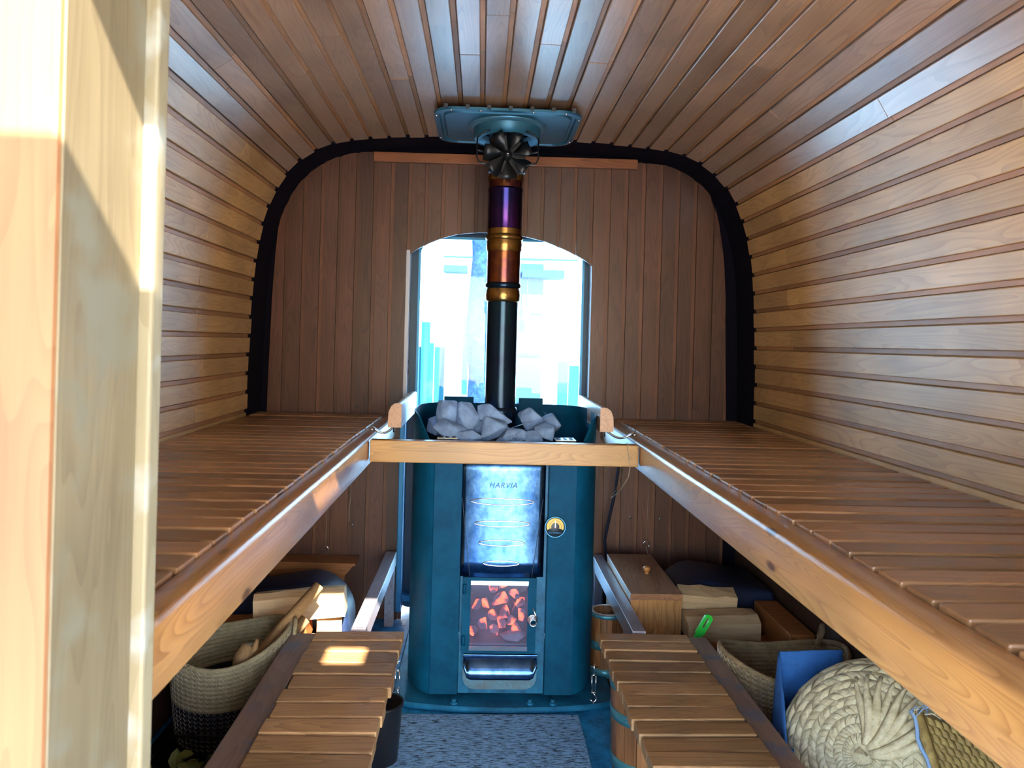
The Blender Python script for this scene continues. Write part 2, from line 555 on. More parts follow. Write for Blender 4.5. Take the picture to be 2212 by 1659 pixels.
def add_lathe(bm, prof, c=(0, 0, 0), seg=32, axis='Z', cap=False):
    rings = []
    for r, h in prof:
        ring = []
        for k in range(seg):
            a = 2 * math.pi * k / seg
            if axis == 'Z':
                v = Vector((r * math.cos(a), r * math.sin(a), h))
            else:
                v = Vector((r * math.cos(a), h, r * math.sin(a)))
            ring.append(bm.verts.new(v + Vector(c)))
        rings.append(ring)
    for a, b_ in zip(rings, rings[1:]):
        for k in range(seg):
            bm.faces.new((a[k], a[(k + 1) % seg], b_[(k + 1) % seg], b_[k]))
    if cap:
        bm.faces.new(rings[0])
        bm.faces.new(rings[-1])


def lathe(name, prof, c, mat, parent=None, seg=32, axis='Z', cap=False, flat=False):
    bm = bmesh.new()
    add_lathe(bm, prof, (0, 0, 0), seg, axis, cap)
    o = from_bm(name, bm, mat, parent, c, smooth=not flat)
    return o


def rrect(x0, x1, y0, y1, r, seg=6):
    pts = []
    for cx, cy, a0 in ((x1 - r, y1 - r, 0), (x0 + r, y1 - r, 90), (x0 + r, y0 + r, 180), (x1 - r, y0 + r, 270)):
        for k in range(seg + 1):
            a = math.radians(a0 + 90 * k / seg)
            pts.append((cx + r * math.cos(a), cy + r * math.sin(a)))
    return pts


def empty(name, loc):
    o = bpy.data.objects.new(name, None)
    COL.objects.link(o)
    o.empty_display_size = 0.05
    o.location = loc
    return o


def tag(o, label, cat, group=None):
    o['label'] = label
    o['category'] = cat
    if group:
        o['group'] = group
    return o


def struct(o, label=None):
    o['kind'] = 'structure'
    if label:
        o['label'] = label
    return o


def stuff(o):
    o['kind'] = 'stuff'
    return o


def smooth_auto(o, ang=40):
    for p in o.data.polygons:
        p.use_smooth = True
    md = o.modifiers.new('edges', 'EDGE_SPLIT')
    md.split_angle = math.radians(ang)
    return o


FZ = -0.06           # floor
YB = 2.92            # face of the back panel
YF = 0.56            # front wall
YE = 2.74            # where the cladding ends

# ------------------------------------------------------------------ the shell of the cabin
ctrl = [(-.82, -.06), (-.82, .40), (-.82, .72), (-.815, 1.0), (-.798, 1.28), (-.762, 1.45), (-.695, 1.58), (-.59, 1.665),
        (-.45, 1.704), (-.2, 1.722), (.085, 1.728), (.37, 1.722), (.62, 1.704), (.76, 1.665), (.865, 1.58), (.932, 1.45),
        (.968, 1.28), (.985, 1.0), (.99, .72), (.99, .40), (.99, -.06)]


def catmull(P, n=24):
    out = []
    for i in range(len(P) - 1):
        p0 = Vector(P[max(i - 1, 0)])
        p1 = Vector(P[i])
        p2 = Vector(P[i + 1])
        p3 = Vector(P[min(i + 2, len(P) - 1)])
        for k in range(n):
            t = k / n
            out.append(0.5 * ((2 * p1) + (-p0 + p2) * t + (2 * p0 - 5 * p1 + 4 * p2 - p3) * t * t + (-p0 + 3 * p1 - 3 * p2 + p3) * t ** 3))
    out.append(Vector(P[-1]))
    return out


prof = catmull(ctrl)
cum = [0.0]
for a, b_ in zip(prof, prof[1:]):
    cum.append(cum[-1] + (b_ - a).length)
PLEN = cum[-1]


def at_s(s):
    s = max(0.0, min(PLEN, s))
    lo, hi = 0, len(cum) - 1
    while hi - lo > 1:
        md = (lo + hi) // 2
        if cum[md] <= s:
            lo = md
        else:
            hi = md
    t = (s - cum[lo]) / (cum[hi] - cum[lo])
    return prof[lo].lerp(prof[hi], t)


def shell(name, s0, s1, y0, y1, off_in, off_out, mat, n=40):
    """A swept sheet between two offsets from the cladding face (positive = outward)."""
    bm = bmesh.new()
    ins, outs = [], []
    for k in range(n + 1):
        s = s0 + (s1 - s0) * k / n
        p = at_s(s)
        t = (at_s(s + 0.004) - at_s(s - 0.004)).normalized()
        nrm = Vector((-t.y, t.x))     # outward
        ins.append(p + nrm * off_in)
        outs.append(p + nrm * off_out)
    poly = [(p.x, p.y) for p in ins] + [(p.x, p.y) for p in reversed(outs)]
    v0 = [bm.verts.new((p[0], y0, p[1])) for p in poly]
    v1 = [bm.verts.new((p[0], y1, p[1])) for p in poly]
    N = len(poly)
    for i in range(N):
        bm.faces.new((v0[i], v0[(i + 1) % N], v1[(i + 1) % N], v1[i]))
    for i in range(n):
        j = N - 1 - i
        bm.faces.new((v0[i], v0[i + 1], v0[j - 1], v0[j]))
        bm.faces.new((v1[i], v1[i + 1], v1[j - 1], v1[j]))
    return struct(from_bm(name, bm, mat))


# find arc positions where wall turns into ceiling (around x = -.69 and .865)
def s_where(f):
    for c, p in zip(cum, prof):
        if f(p):
            return c


S_L = s_where(lambda p: p.x > -.73)
S_R = s_where(lambda p: p.x > .80 and p.y < 1.55)
wall_left = shell('wall_left', 0, S_L, YF, 3.0, 0.012, 0.05, M_UNDER)
ceiling = shell('ceiling', S_L, S_R, YF, 3.0, 0.012, 0.05, M_UNDER)
wall_right = shell('wall_right', S_R, PLEN, YF, 3.0, 0.012, 0.05, M_UNDER)
struct(wall_left, 'left cabin wall clad in horizontal cedar planks')
struct(ceiling, 'arched cedar plank ceiling with blue window sheen')
struct(wall_right, 'right cabin wall clad in wide pale cedar planks')
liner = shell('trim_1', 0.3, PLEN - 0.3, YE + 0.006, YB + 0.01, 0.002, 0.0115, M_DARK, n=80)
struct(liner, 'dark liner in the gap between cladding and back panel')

rnd = random.Random(5)
PITCH = 0.066


def plank_row(s, parent, cuts, mat):
    a = at_s(s)
    b_ = at_s(s + PITCH)
    t = (b_ - a).normalized()
    inw = Vector((t.y, -t.x))
    L_ = (b_ - a).length
    ys = [YF + 0.02] + cuts + [YE + rnd.uniform(-0.006, 0.006)]
    for i in range(len(ys) - 1):
        lift = rnd.uniform(-0.0008, 0.0022)
        fw = L_ * 0.825
        f0, f1 = rnd.uniform(0.0002, 0.0012), 0.0
        pts = [(0.0, -0.012), (0.0018, -0.011), (0.0022, lift - 0.0015), (0.0038, lift), (fw - 0.0016, lift), (fw, lift - 0.0018),
               (fw + 0.0003, -0.0072), (L_ - 0.0002, -0.0066), (L_, -0.012)]
        poly = [(a.x + t.x * p[0] + inw.x * p[1], a.y + t.y * p[0] + inw.y * p[1]) for p in pts]
        gap = 0.0028
        y0, y1 = ys[i] + (gap / 2 if i else 0), ys[i + 1] - gap / 2
        cx = (y0 + y1) / 2
        bm = bmesh.new()
        add_prism(bm, [(p[0] - a.x, p[1] - a.y) for p in poly], 'Y', y0 - cx, y1 - cx)
        bm.faces.ensure_lookup_table()
        bm.faces[2 + 6].material_index = 1      # the recessed tongue is fresher, redder wood
        bm.faces[2 + 5].material_index = 1
        o = from_bm('plank', bm, mat, parent, (a.x, cx, a.y))
        o.data.materials.append(M_TONGUE)


s = s_where(lambda p: p.y > 0.47)
row = 0
s_end = s_where(lambda p: p.x > .9 and p.y < 0.47)
# rows are laid from the left bench up, over the ceiling and down to the right bench
while s + PITCH < s_end:
    p = at_s(s + PITCH / 2)
    if s < S_L:
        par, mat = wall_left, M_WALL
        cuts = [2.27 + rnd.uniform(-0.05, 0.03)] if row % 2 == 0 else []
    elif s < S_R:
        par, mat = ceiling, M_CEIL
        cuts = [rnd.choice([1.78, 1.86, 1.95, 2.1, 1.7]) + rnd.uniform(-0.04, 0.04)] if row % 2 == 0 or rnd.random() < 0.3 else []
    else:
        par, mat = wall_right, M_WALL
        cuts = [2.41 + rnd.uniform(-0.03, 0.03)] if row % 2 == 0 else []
    plank_row(s, par, cuts, mat)
    s += PITCH
    row += 1

floor = struct(box('floor', -.87, 1.04, 0.5, 3.05, FZ - .05, FZ, M_FLOOR), 'worn blue painted floor')

# ---- back wall: vertical boards inside an arch, around the rear window
back_pts = [(-.800, .70), (-.792, 1.10), (-.778, 1.39), (-.748, 1.52), (-.707, 1.612), (-.655, 1.665), (-.606, 1.688), (-.50, 1.702),
            (-.40, 1.706), (.57, 1.700), (.68, 1.695), (.757, 1.680), (.82, 1.64), (.862, 1.585), (.895, 1.50), (.922, 1.35), (.938, 1.10), (.948, .70)]


def z_top(x):
    for (xa, za), (xb, zb) in zip(back_pts, back_pts[1:]):
        if xa <= x <= xb:
            return za + (zb - za) * (x - xa) / (xb - xa)
    return .70


arch_pts = [(-.278, 1.325), (-.25, 1.345), (-.21, 1.366), (-.16, 1.388), (-.10, 1.405), (-.02, 1.414), (.06, 1.414), (.15, 1.405),
            (.23, 1.388), (.30, 1.362), (.35, 1.340), (.39, 1.318), (.413, 1.302)]


def z_arch(x):
    for (xa, za), (xb, zb) in zip(arch_pts, arch_pts[1:]):
        if xa <= x <= xb:
            return za + (zb - za) * (x - xa) / (xb - xa)
    return 1.3


wall_back = struct(empty('wall_back', (0.07, YB, FZ)), 'back wall of vertical reddish cedar boards around the rear window')


def back_board(xa, xb, above):
    n = 6
    d = rnd.uniform(-0.0015, 0.0025)
    xs = [xa + 0.0008 + (xb - xa - 0.0016) * k / n for k in range(n + 1)]
    top = [(x, z_top(x)) for x in xs]
    bot = [(x, z_arch(x)) for x in reversed(xs)] if above else [(xs[-1], FZ + .002), (xs[0], FZ + .002)]
    cx = (xa + xb) / 2
    bm = bmesh.new()
    add_prism(bm, [(p[0] - cx, p[1]) for p in top + bot], 'Y', -d, 0.016)
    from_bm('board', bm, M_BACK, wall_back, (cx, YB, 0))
    # recessed tongue between boards
    sx = xb - 0.0135
    top2 = [(sx, z_top(sx) + .001), (xb, z_top(xb) + .001)]
    return d


BP = 0.0655


def back_run(xa, xb, above):
    n = round((xb - xa) / BP)
    w = (xb - xa) / n
    for i in range(n):
        x0 = xa + i * w
        back_board(x0, x0 + w * 0.80, above)
        # narrow recessed strip
        x1, x2 = x0 + w * 0.80, x0 + w
        top = [(x1, z_top(x1)), (x2, z_top(x2))]
        bot = [(x2, z_arch(x2)), (x1, z_arch(x1))] if above else [(x2, FZ + .002), (x1, FZ + .002)]
        cx = (x1 + x2) / 2
        bm = bmesh.new()
        add_prism(bm, [(p[0] - cx, p[1]) for p in top + bot], 'Y', 0.005, 0.016)
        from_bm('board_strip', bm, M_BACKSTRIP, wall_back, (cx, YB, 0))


back_run(-.7995, -.278, False)
back_run(-.278, .413, True)
back_run(.413, .9475, False)
# backing sheet behind the boards (with the opening left free)
bm = bmesh.new()
add_box(bm, -.86, -.30, YB + .0165, YB + .03, FZ, 1.70)
add_box(bm, .435, 1.03, YB + .0165, YB + .03, FZ, 1.70)
add_box(bm, -.30, .435, YB + .0165, YB + .03, 1.43, 1.74)
add_box(bm, -.86, -.30, YB + .0165, YB + .03, 1.70, 1.74)
add_box(bm, .435, 1.03, YB + .0165, YB + .03, 1.70, 1.74)
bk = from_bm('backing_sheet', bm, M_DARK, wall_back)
for x, z in ((-.469, .299), (.585, .345), (.70, .34)):
    lathe('screw', [(0.0005, -.004), (.004, -.004), (.0045, 0)], (x, YB - .001, z), M_CHROME, wall_back, seg=10, axis='Y')

trim2 = struct(box('trim_2', -.421, .575, YB - .022, YB - .0005, 1.668, 1.704, M_BATTEN, bev=.002), 'red-brown batten along the top of the back wall')
trim2.rotation_euler = (0, math.radians(-.3), 0)

# ---- rear window: metal frame, jambs and one large pane
window = struct(empty('window_1', (0.07, 3.0, FZ)), 'tall rear window with rounded wooden arch and blue metal frame')
box('jamb', -.300, -.2785, YB + .002, 3.0, .74, 1.34, M_JAMB, window, bev=.002)
box('lower_jamb', -.300, -.2785, YB - .004, 3.0, FZ + .03, .739, M_BLUEFR, window, bev=.004)
box('lower_jamb', .4135, .436, YB - .004, 3.0, FZ + .03, .739, M_BLUEFR, window, bev=.004)
box('jamb', .4135, .436, YB + .002, 3.0, .74, 1.34, M_JAMB, window, bev=.002)
for z in (.915, .877):
    lathe('bolt_hole', [(0.0004, 0), (.0085, 0), (.0085, .002)], (-.2785 + .0005, 2.96, z), M_BLKPL, window, seg=16, axis='Y').rotation_euler = (0, 0, math.radians(90))
outer = rrect(-.305, .447, -.04, 1.44, .05, 6)
inner = rrect(-.247, .391, .02, 1.400, .06, 6)


def frame_ring(name, outer, inner, y0, y1, mat, parent):
    bm = bmesh.new()
    n = len(outer)
    A = [bm.verts.new((p[0], y0, p[1])) for p in outer]
    B = [bm.verts.new((p[0], y0, p[1])) for p in inner]
    C = [bm.verts.new((p[0], y1, p[1])) for p in outer]
    D = [bm.verts.new((p[0], y1, p[1])) for p in inner]
    for i in range(n):
        j = (i + 1) % n
        bm.faces.new((A[i], A[j], B[j], B[i]))
        bm.faces.new((C[i], C[j], D[j], D[i]))
        bm.faces.new((A[i], A[j], C[j], C[i]))
        bm.faces.new((B[i], B[j], D[j], D[i]))
    return from_bm(name, bm, mat, parent)


frame_ring('window_frame', outer, inner, 3.005, 3.035, M_FRDARK, window)
frame_ring('window_gasket', rrect(-.252, .396, .015, 1.405, .06, 6), rrect(-.243, .387, .025, 1.395, .06, 6), 2.998, 3.0045, M_BLUEFR, window)
box('window_pane', -.247, .391, 3.018, 3.022, .02, 1.40, M_GLASS, window)
frame_ring('inner_frame', rrect(-.318, .455, .0, 1.52, .06, 6), rrect(-.3005, .4375, .02, 1.50, .05, 6), 2.952, 2.985, M_BLUEFR, window)

# ---- front wall and doorway behind the camera
front = struct(empty('wall_front', (0.07, YF, FZ)), 'front wall around the doorway')
box('wall_panel', -.87, -.441, YF - .06, YF + .005, FZ, 1.76, M_UNDER, front)
box('wall_panel', .64, 1.04, YF - .06, YF + .005, FZ, 1.76, M_UNDER, front)
box('lintel', -.44, .64, YF - .06, YF + .005, 1.60, 1.76, M_UNDER, front)
post = struct(empty('door_1', (-.33, .58, FZ)), 'close blurred wooden door post with worn edges')
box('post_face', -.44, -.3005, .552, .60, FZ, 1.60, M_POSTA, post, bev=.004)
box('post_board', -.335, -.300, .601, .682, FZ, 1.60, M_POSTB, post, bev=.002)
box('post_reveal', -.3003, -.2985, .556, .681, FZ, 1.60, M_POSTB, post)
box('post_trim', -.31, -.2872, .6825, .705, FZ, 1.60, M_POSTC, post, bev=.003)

# ------------------------------------------------------------------ outside
ground = struct(box('ground', -14, 14, -14, 22, -.62, -.52, M_GROUND), 'pale sunlit paving outside')
gobo = struct(empty('sun_gobo', (.2, -.2, 1.6)), 'plank canopy added out of view, cut to shape the sun patches')  # added sun blocker behind the camera; its gaps shape the light patches
CL = lambda y: -.0975 - .275 * y
for poly in (((-.8, -1.1), (1.3, -1.1), (1.3, -.09), (-.8, -.09)), ((-.8, -.09), (-.36, -.09), (-.36, .499), (-.8, .499)),
             ((CL(-.09), -.09), (1.3, -.09), (1.3, .013), (CL(.013), .013)), ((CL(.013), .013), (.144, .013), (.144, .133), (CL(.133), .133)),
             ((.244, .013), (1.3, .013), (1.3, .133), (.244, .133)), ((CL(.133), .133), (1.3, .133), (1.3, .247), (CL(.247), .247)),
             ((-.36, .247), (.02, .247), (.02, .499), (-.36, .499)), ((.275, .247), (1.3, .247), (1.3, .499), (.275, .499)),
             ((-.36, .12), (CL(.12), .12), (CL(.247), .247), (-.36, .247))):
    prism('gobo_board', poly, 'Z', 1.60, 1.62, M_UNDER, gobo)

facade = tag(empty('house_facade', (.2, 8.0, -.52)), 'overexposed white house front seen through the rear window', 'building')
box('wall', -6, 6.5, 8.0, 8.2, -.52, 4.6, M_WHITE_W, facade)
dr = box('door', .375, .625, 7.93, 7.99, -.50, 1.82, M_GREYDOOR, facade)
for z in (-.1, .38, .86, 1.30):
    box('door_rail', .385, .615, 7.915, 7.929, z, z + .03, M_EXTWIN, dr)
box('window', -.19, -.135, 7.93, 7.99, .45, 1.26, M_EXTWIN, facade)
box('eave', .40, .82, 7.72, 7.99, 1.66, 1.74, M_GREYDOOR, facade)
box('gutter', -.40, .95, 7.70, 7.76, 1.83, 1.85, M_EXTWIN, facade)
box('eave', -.40, -.16, 7.72, 7.99, 1.70, 1.76, M_GREYDOOR, facade)
bm = bmesh.new()
tp = []
rr = []
for k in range(13):
    z = -.52 + k * .26
    tp.append((-.02 + .012 * math.sin(k * 1.7), 5.2, z))
    rr.append(.085 - .002 * k + .006 * math.sin(k * 2.3))
add_tube(bm, tp, rr, 16)
tag(from_bm('tree_trunk', bm, M_TRUNK, smooth=True), 'rough grey tree trunk behind the stove pipe outside', 'tree')


def fence(x0, x1, y, ztop, n, label, name='garden_fence'):
    f = tag(empty(name, ((x0 + x1) / 2, y, -.52)), label, 'fence')
    w = (x1 - x0) / n
    for i in range(n):
        box('fence_board', x0 + i * w + .003, x0 + (i + 1) * w - .003, y, y + .02, -.52, ztop - .03 * (i % 2), M_TEALBD, f)
    box('fence_rail', x0, x1, y + .021, y + .05, .2, .28, M_TEALBD, f)
    return f


fence(-.62, -.28, 6.0, .98, 4, 'teal board fence outside, left of the stove pipe')
fence(.60, .86, 6.0, .86, 3, 'teal board fence outside, right of the stove pipe')
tube('x', [(-.43, 5.95, -.52), (-.43, 5.95, 1.14)], .035, M_TEALBD).name = 'fence_post'
tag(bpy.data.objects['fence_post'], 'round teal post rising above the left fence outside', 'post')
lathe('lantern', [(.001, .06), (.04, .035), (.04, -.035), (.001, -.06)], (.45, 7.75, 1.30), M_RED, facade, seg=12)
tube('lantern_wire', [(.45, 7.75, 1.66), (.45, 7.75, 1.36)], .006, M_EXTWIN, facade, seg=6)

# ------------------------------------------------------------------ upper benches
ZB = .721


def bench(x_wall, x_in, x_rail, label, y0, seed):
    r = random.Random(seed)
    left = x_wall < 0
    root = tag(empty('sauna_bench', ((x_wall + x_in) / 2, 1.8, .64)), label, 'bench', 'upper sauna benches')
    xa, xb = min(x_wall, x_in), max(x_wall, x_in)
    bm = bmesh.new()
    add_box(bm, -(xb - xa) / 2, (xb - xa) / 2, -.0268, .0268, -.011, .011, .0032)
    me = bpy.data.meshes.new('slat')
    bmesh.ops.recalc_face_normals(bm, faces=bm.faces)
    bm.to_mesh(me)
    bm.free()
    me.materials.append(M_SLAT)
    y = y0
    while y < 2.895:
        link('slat', me, None, root, ((xa + xb) / 2 + r.uniform(-.0015, .0015), y, ZB - .011 + r.uniform(-.0012, .0008)))
        y += .065
    ra, rb = min(x_in, x_rail), max(x_in, x_rail)
    bm = bmesh.new()
    # front rail with a worn, rounded inner edge: many short stations along the length
    n = 60
    rings = []
    ys = [.585 + (2.918 - .585) * k / n for k in range(n + 1)]
    for yy in ys:
        wear = .009 + (0 if left else .008 * max(0, noise.noise(Vector((0, yy * 2.4, 3.1)))))
        wob = .0012 * noise.noise(Vector((3.7, yy * 3, 0)))
        pr = [(0, 0), (.0, .074), (.003, .077)]
        W = rb - ra - .0015
        pr += [(W - wear, .077 + wob), (W - wear * .35, .077 - wear * .3), (W, .077 - wear), (W + wob, .003), (W - .003, 0)]
        ring = []
        for (u, v) in pr:
            x = (ra + u) if left else (rb - u)
            ring.append(bm.verts.new((x - (ra + rb) / 2, yy - 1.75, .638 + v - .68)))
        rings.append(ring)
    for A, B in zip(rings, rings[1:]):
        for k in range(8):
            bm.faces.new((A[k], A[(k + 1) % 8], B[(k + 1) % 8], B[k]))
    bm.faces.new(rings[0])
    bm.faces.new(rings[-1])
    o = from_bm('front_rail', bm, M_RAIL, root, ((ra + rb) / 2, 1.75, .68))
    smooth_auto(o, 50)
    # ledger below the slats
    xl = x_wall + (.004 if left else -.044)
    box('ledger', xl, xl + .04, .6, 2.9, .655, .698, M_SLAT, root)
    for yy in (.9, 1.55, 2.25, 2.88):
        box('cross_bearer', xa + .05, xb - .002, yy - .02, yy + .02, .66, .697, M_SLAT, root)
    return root


bench(-.814, -.356, -.311, 'left slatted sauna bench with honey-coloured front rail', .635, 3)
bench(.984, .518, .462, 'right slatted sauna bench with worn, knotty front rail', .62, 4)

tag(box('guard_beam', -.3085, .4605, 2.198, 2.236, .650, .7125, M_BEAM, bev=.0025), 'pale pine beam spanning the benches in front of the stove', 'beam')

# ---- handrails beside the stove stones
def handrail(x0, x1, flip, label, gx):
    root = tag(empty('handrail', ((x0 + x1) / 2, 2.55, .735)), label, 'handrail', 'handrails beside the stove')
    w = x1 - x0
    pr = [(0, 0), (w, 0), (w, .02), (w * .97, .045), (w * .8, .062), (w * .55, .071), (w * .2, .073), (0, .07)]
    if flip:
        pr = [(w - a, b_) for a, b_ in pr]
    bm = bmesh.new()
    add_prism(bm, [(a - w / 2, b_ - .035) for a, b_ in pr], 'Y', -.27, .27)
    o = from_bm('rail', bm, M_HAND, root, ((x0 + x1) / 2, 2.57, .773))
    smooth_auto(o, 35)
    for y in (2.33, 2.78):
        sgn = -1 if flip else 1
        xm = (x0 + x1) / 2
        pts = []
        for k in range(9):
            t = k / 8
            a = math.pi * t
            pts.append((xm + (gx - xm) * t, y, .742 - .022 * math.sin(a) - .006 * t))
        pts.insert(0, (xm, y, .752))
        tube('bracket', pts, .0035, M_CHROME, root, 8)
        lathe('bracket_foot', [(.0005, -.003), (.010, -.003), (.010, .003), (.0005, .003)], (gx, y, .728), M_CHROME, root, seg=14)
    tube('screw_tip', [((x0 + x1) / 2 - .004, 2.315, .74), ((x0 + x1) / 2 - .004, 2.315, .722)], .002, M_BLACK, root, 6)
    return root


handrail(-.272, -.232, True, 'short rounded wooden handrail left of the stove stones', -.322)
handrail(.363, .404, False, 'short rounded wooden handrail right of the stove stones', .474)

# ------------------------------------------------------------------ lower steps
def step(x0, x1, bx0, bx1, pitch, sup, label, seed):
    r = random.Random(seed)
    root = tag(empty('step_bench', ((x0 + x1) / 2, 1.7, FZ)), label, 'step', 'low slatted step benches')
    bm = bmesh.new()
    w = x1 - x0
    add_box(bm, -w / 2, w / 2, -pitch * .425, pitch * .425, -.013, .013, .003)
    me = bpy.data.meshes.new('slat')
    bmesh.ops.recalc_face_normals(bm, faces=bm.faces)
    bm.to_mesh(me)
    bm.free()
    me.materials.append(M_STEP)
    y = 2.09
    while y > 1.12:
        link('slat', me, None, root, ((x0 + x1) / 2 + r.uniform(-.004, .004), y, .187 + r.uniform(-.002, .002)), (r.uniform(-.015, .015), r.uniform(-.012, .012), r.uniform(-.012, .012)))
        y -= pitch
    box('outer_board', bx0, bx1, 1.1, 2.12, .15, .192, M_STEPBD, root, bev=.003)
    box('outer_apron', (bx0 + bx1) / 2 - .012, (bx0 + bx1) / 2 + .012, 1.1, 2.12, FZ, .1495, M_STEPBD, root)
    box('support', sup, sup + .022, 1.1, 2.12, .10, .172, M_STEP, root)
    box('leg', sup, sup + .022, 2.08, 2.12, FZ, .0995, M_STEP, root)
    box('leg', sup, sup + .022, 1.12, 1.16, FZ, .0995, M_STEP, root)
    return root


step(-.428, -.19, -.497, -.430, .070, -.302, 'low slatted step left of the stove with sun patch', 7)
step(.345, .592, .594, .648, .0615, .56, 'low slatted step right of the stove above a bucket', 8)


def guard_bar(x0, x1, label):
    root = tag(empty('side_bar', ((x0 + x1) / 2, 2.5, FZ)), label, 'bar', 'bars beside the stove')
    box('top_bar', x0, x1, 2.125, 2.90, .155, .205, M_GREYBAR, root, bev=.002)
    box('leg', x0 + .004, x1 - .004, 2.85, 2.895, FZ, .1545, M_GREYBAR, root)
    box('leg', x0 + .004, x1 - .004, 2.13, 2.17, FZ, .1545, M_GREYBAR, root)


guard_bar(-.336, -.297, 'grey weathered bar running to the wall left of the stove')
guard_bar(.441, .479, 'grey weathered bar running to the wall right of the stove')

# ------------------------------------------------------------------ the stove
XC = .082
stove = tag(empty('wood_stove', (XC, 2.5, FZ + .02)), 'blue-tinted black wood-burning sauna stove with steel front and glowing door', 'stove')
half = [(-.126, 2.25), (-.16, 2.25), (-.207, 2.25), (-.222, 2.258), (-.236, 2.272), (-.25, 2.290), (-.262, 2.312), (-.272, 2.338), (-.279, 2.37), (-.283, 2.42),
        (-.284, 2.58), (-.278, 2.63), (-.262, 2.675), (-.235, 2.708), (-.195, 2.725), (-.12, 2.73), (0, 2.73)]
path = half + [(-x, y) for x, y in reversed(half[:-1])]
n = len(path)


def rim(i):
    j = min(i, n - 1 - i)
    return [.690, .690, .694, .702, .724, .752, .773, .781, .783, .783, .783, .783, .783, .783, .783, .783, .783][j]


bm = bmesh.new()
lo = [bm.verts.new((p[0] + XC, p[1], -.03)) for p in path]
hi = [bm.verts.new((p[0] + XC, p[1], rim(i))) for i, p in enumerate(path)]
for i in range(n - 1):
    bm.faces.new((lo[i], lo[i + 1], hi[i + 1], hi[i]))
sh = from_bm('outer_shell', bm, M_STOVE, stove)
md = sh.modifiers.new('thick', 'SOLIDIFY')
md.thickness = .005
md.offset = 0
smooth_auto(sh, 28)
for sx in (-1, 1):
    x0, x1 = sorted((XC + sx * .127, XC + sx * .2085))
    box('front_panel', x0, x1, 2.240, 2.2472, -.028, .66, M_STOVE, stove, bev=.002)
# stone tray inside
prism('stone_grate', [(p[0] * .97 + XC, 2.49 + (p[1] - 2.49) * .96) for p in path], 'Z', .655, .665, M_BLACK, stove)
for x0, x1 in ((-.126, -.022), (.137, .222)):
    box('back_plate', x0, x1, 2.708, 2.714, .69, .805, M_STOVE, stove, bev=.001)
for sx in (-1, 1):
    bk = box('basket_plate', XC + sx * .175 - .03, XC + sx * .175 + .03, 2.262, 2.33, .712, .715, M_CHROME, stove)
    for hx in (-.018, 0, .018):
        for hy in (2.275, 2.295, 2.315):
            lathe('vent_hole', [(.0003, 0), (.0055, 0), (.0055, -.001)], (XC + sx * .175 + hx, hy, .7158), M_BLKPL, bk, seg=10)
# fire chamber front: four plates round the door opening, then the chamber
XD = .0715
box('firebox_plate', XC - .125, -.0125, 2.256, 2.266, -.03, .66, M_STOVE2, stove)
box('firebox_plate', .1555, XC + .125, 2.256, 2.266, -.03, .66, M_STOVE2, stove)
box('firebox_plate', -.0125, .1555, 2.256, 2.266, -.03, .112, M_STOVE2, stove)
box('firebox_plate', -.0125, .1555, 2.256, 2.266, .294, .66, M_STOVE2, stove)
bm = bmesh.new()
add_box(bm, -.03, .173, 2.267, 2.275, .08, .111)
add_box(bm, -.03, .173, 2.267, 2.48, .075, .105)
add_box(bm, -.03, .173, 2.267, 2.48, .31, .33)
add_box(bm, -.04, -.028, 2.267, 2.48, .09, .32)
add_box(bm, .172, .184, 2.267, 2.48, .09, .32)
add_box(bm, -.04, .184, 2.48, 2.50, .09, .32)
from_bm('fire_chamber', bm, M_SOOT, stove)


def hull(seed, sx, sy, sz, n=16, jag=.35):
    r = random.Random(seed)
    bm = bmesh.new()
    for k in range(n):
        v = Vector((r.gauss(0, 1), r.gauss(0, 1), r.gauss(0, 1))).normalized() * (1 - jag * r.random())
        bm.verts.new((v.x * sx, v.y * sy, v.z * sz))
    res = bmesh.ops.convex_hull(bm, input=bm.verts)
    bmesh.ops.delete(bm, geom=[g for g in res['geom_interior'] if isinstance(g, bmesh.types.BMVert)], context='VERTS')
    loose = [v for v in bm.verts if not v.link_faces]
    if loose:
        bmesh.ops.delete(bm, geom=loose, context='VERTS')
    bmesh.ops.bevel(bm, geom=list(bm.edges), offset=min(sx, sy, sz) * .06, segments=1, affect='EDGES')
    return bm


er = random.Random(12)
emb = [(.055, .262, .026), (.085, .272, .022), (.035, .205, .020), (.075, .225, .028), (.12, .245, .022), (.135, .215, .02), (.09, .185, .024),
       (.055, .165, .024), (.005, .21, .022), (.11, .155, .022), (.14, .175, .02), (.03, .145, .024), (.085, .14, .022), (.06, .125, .022), (.125, .13, .024), (.0, .135, .022)]
for i, (x, z, s_) in enumerate(emb):
    from_bm('ember', hull(100 + i, s_ * 1.25, s_, s_, 12), M_EMBER, stove, (x, 2.325 + er.uniform(-.02, .03), z), (er.random() * 3, er.random() * 3, er.random() * 3))
for i, (x, z, a) in enumerate(((.04, .18, .5), (.11, .20, -.7), (.07, .285, .2))):
    bm = bmesh.new()
    add_tube(bm, [(-.07, 0, 0), (0, .004, .003), (.07, 0, 0)], [.018, .021, .017], 7)
    from_bm('burning_log', bm, M_COAL, stove, (x, 2.38, z), (0, a, .2))
from_bm('ash_pile', hull(140, .05, .04, .025, 18), M_ASH, stove, (.115, 2.31, .122))

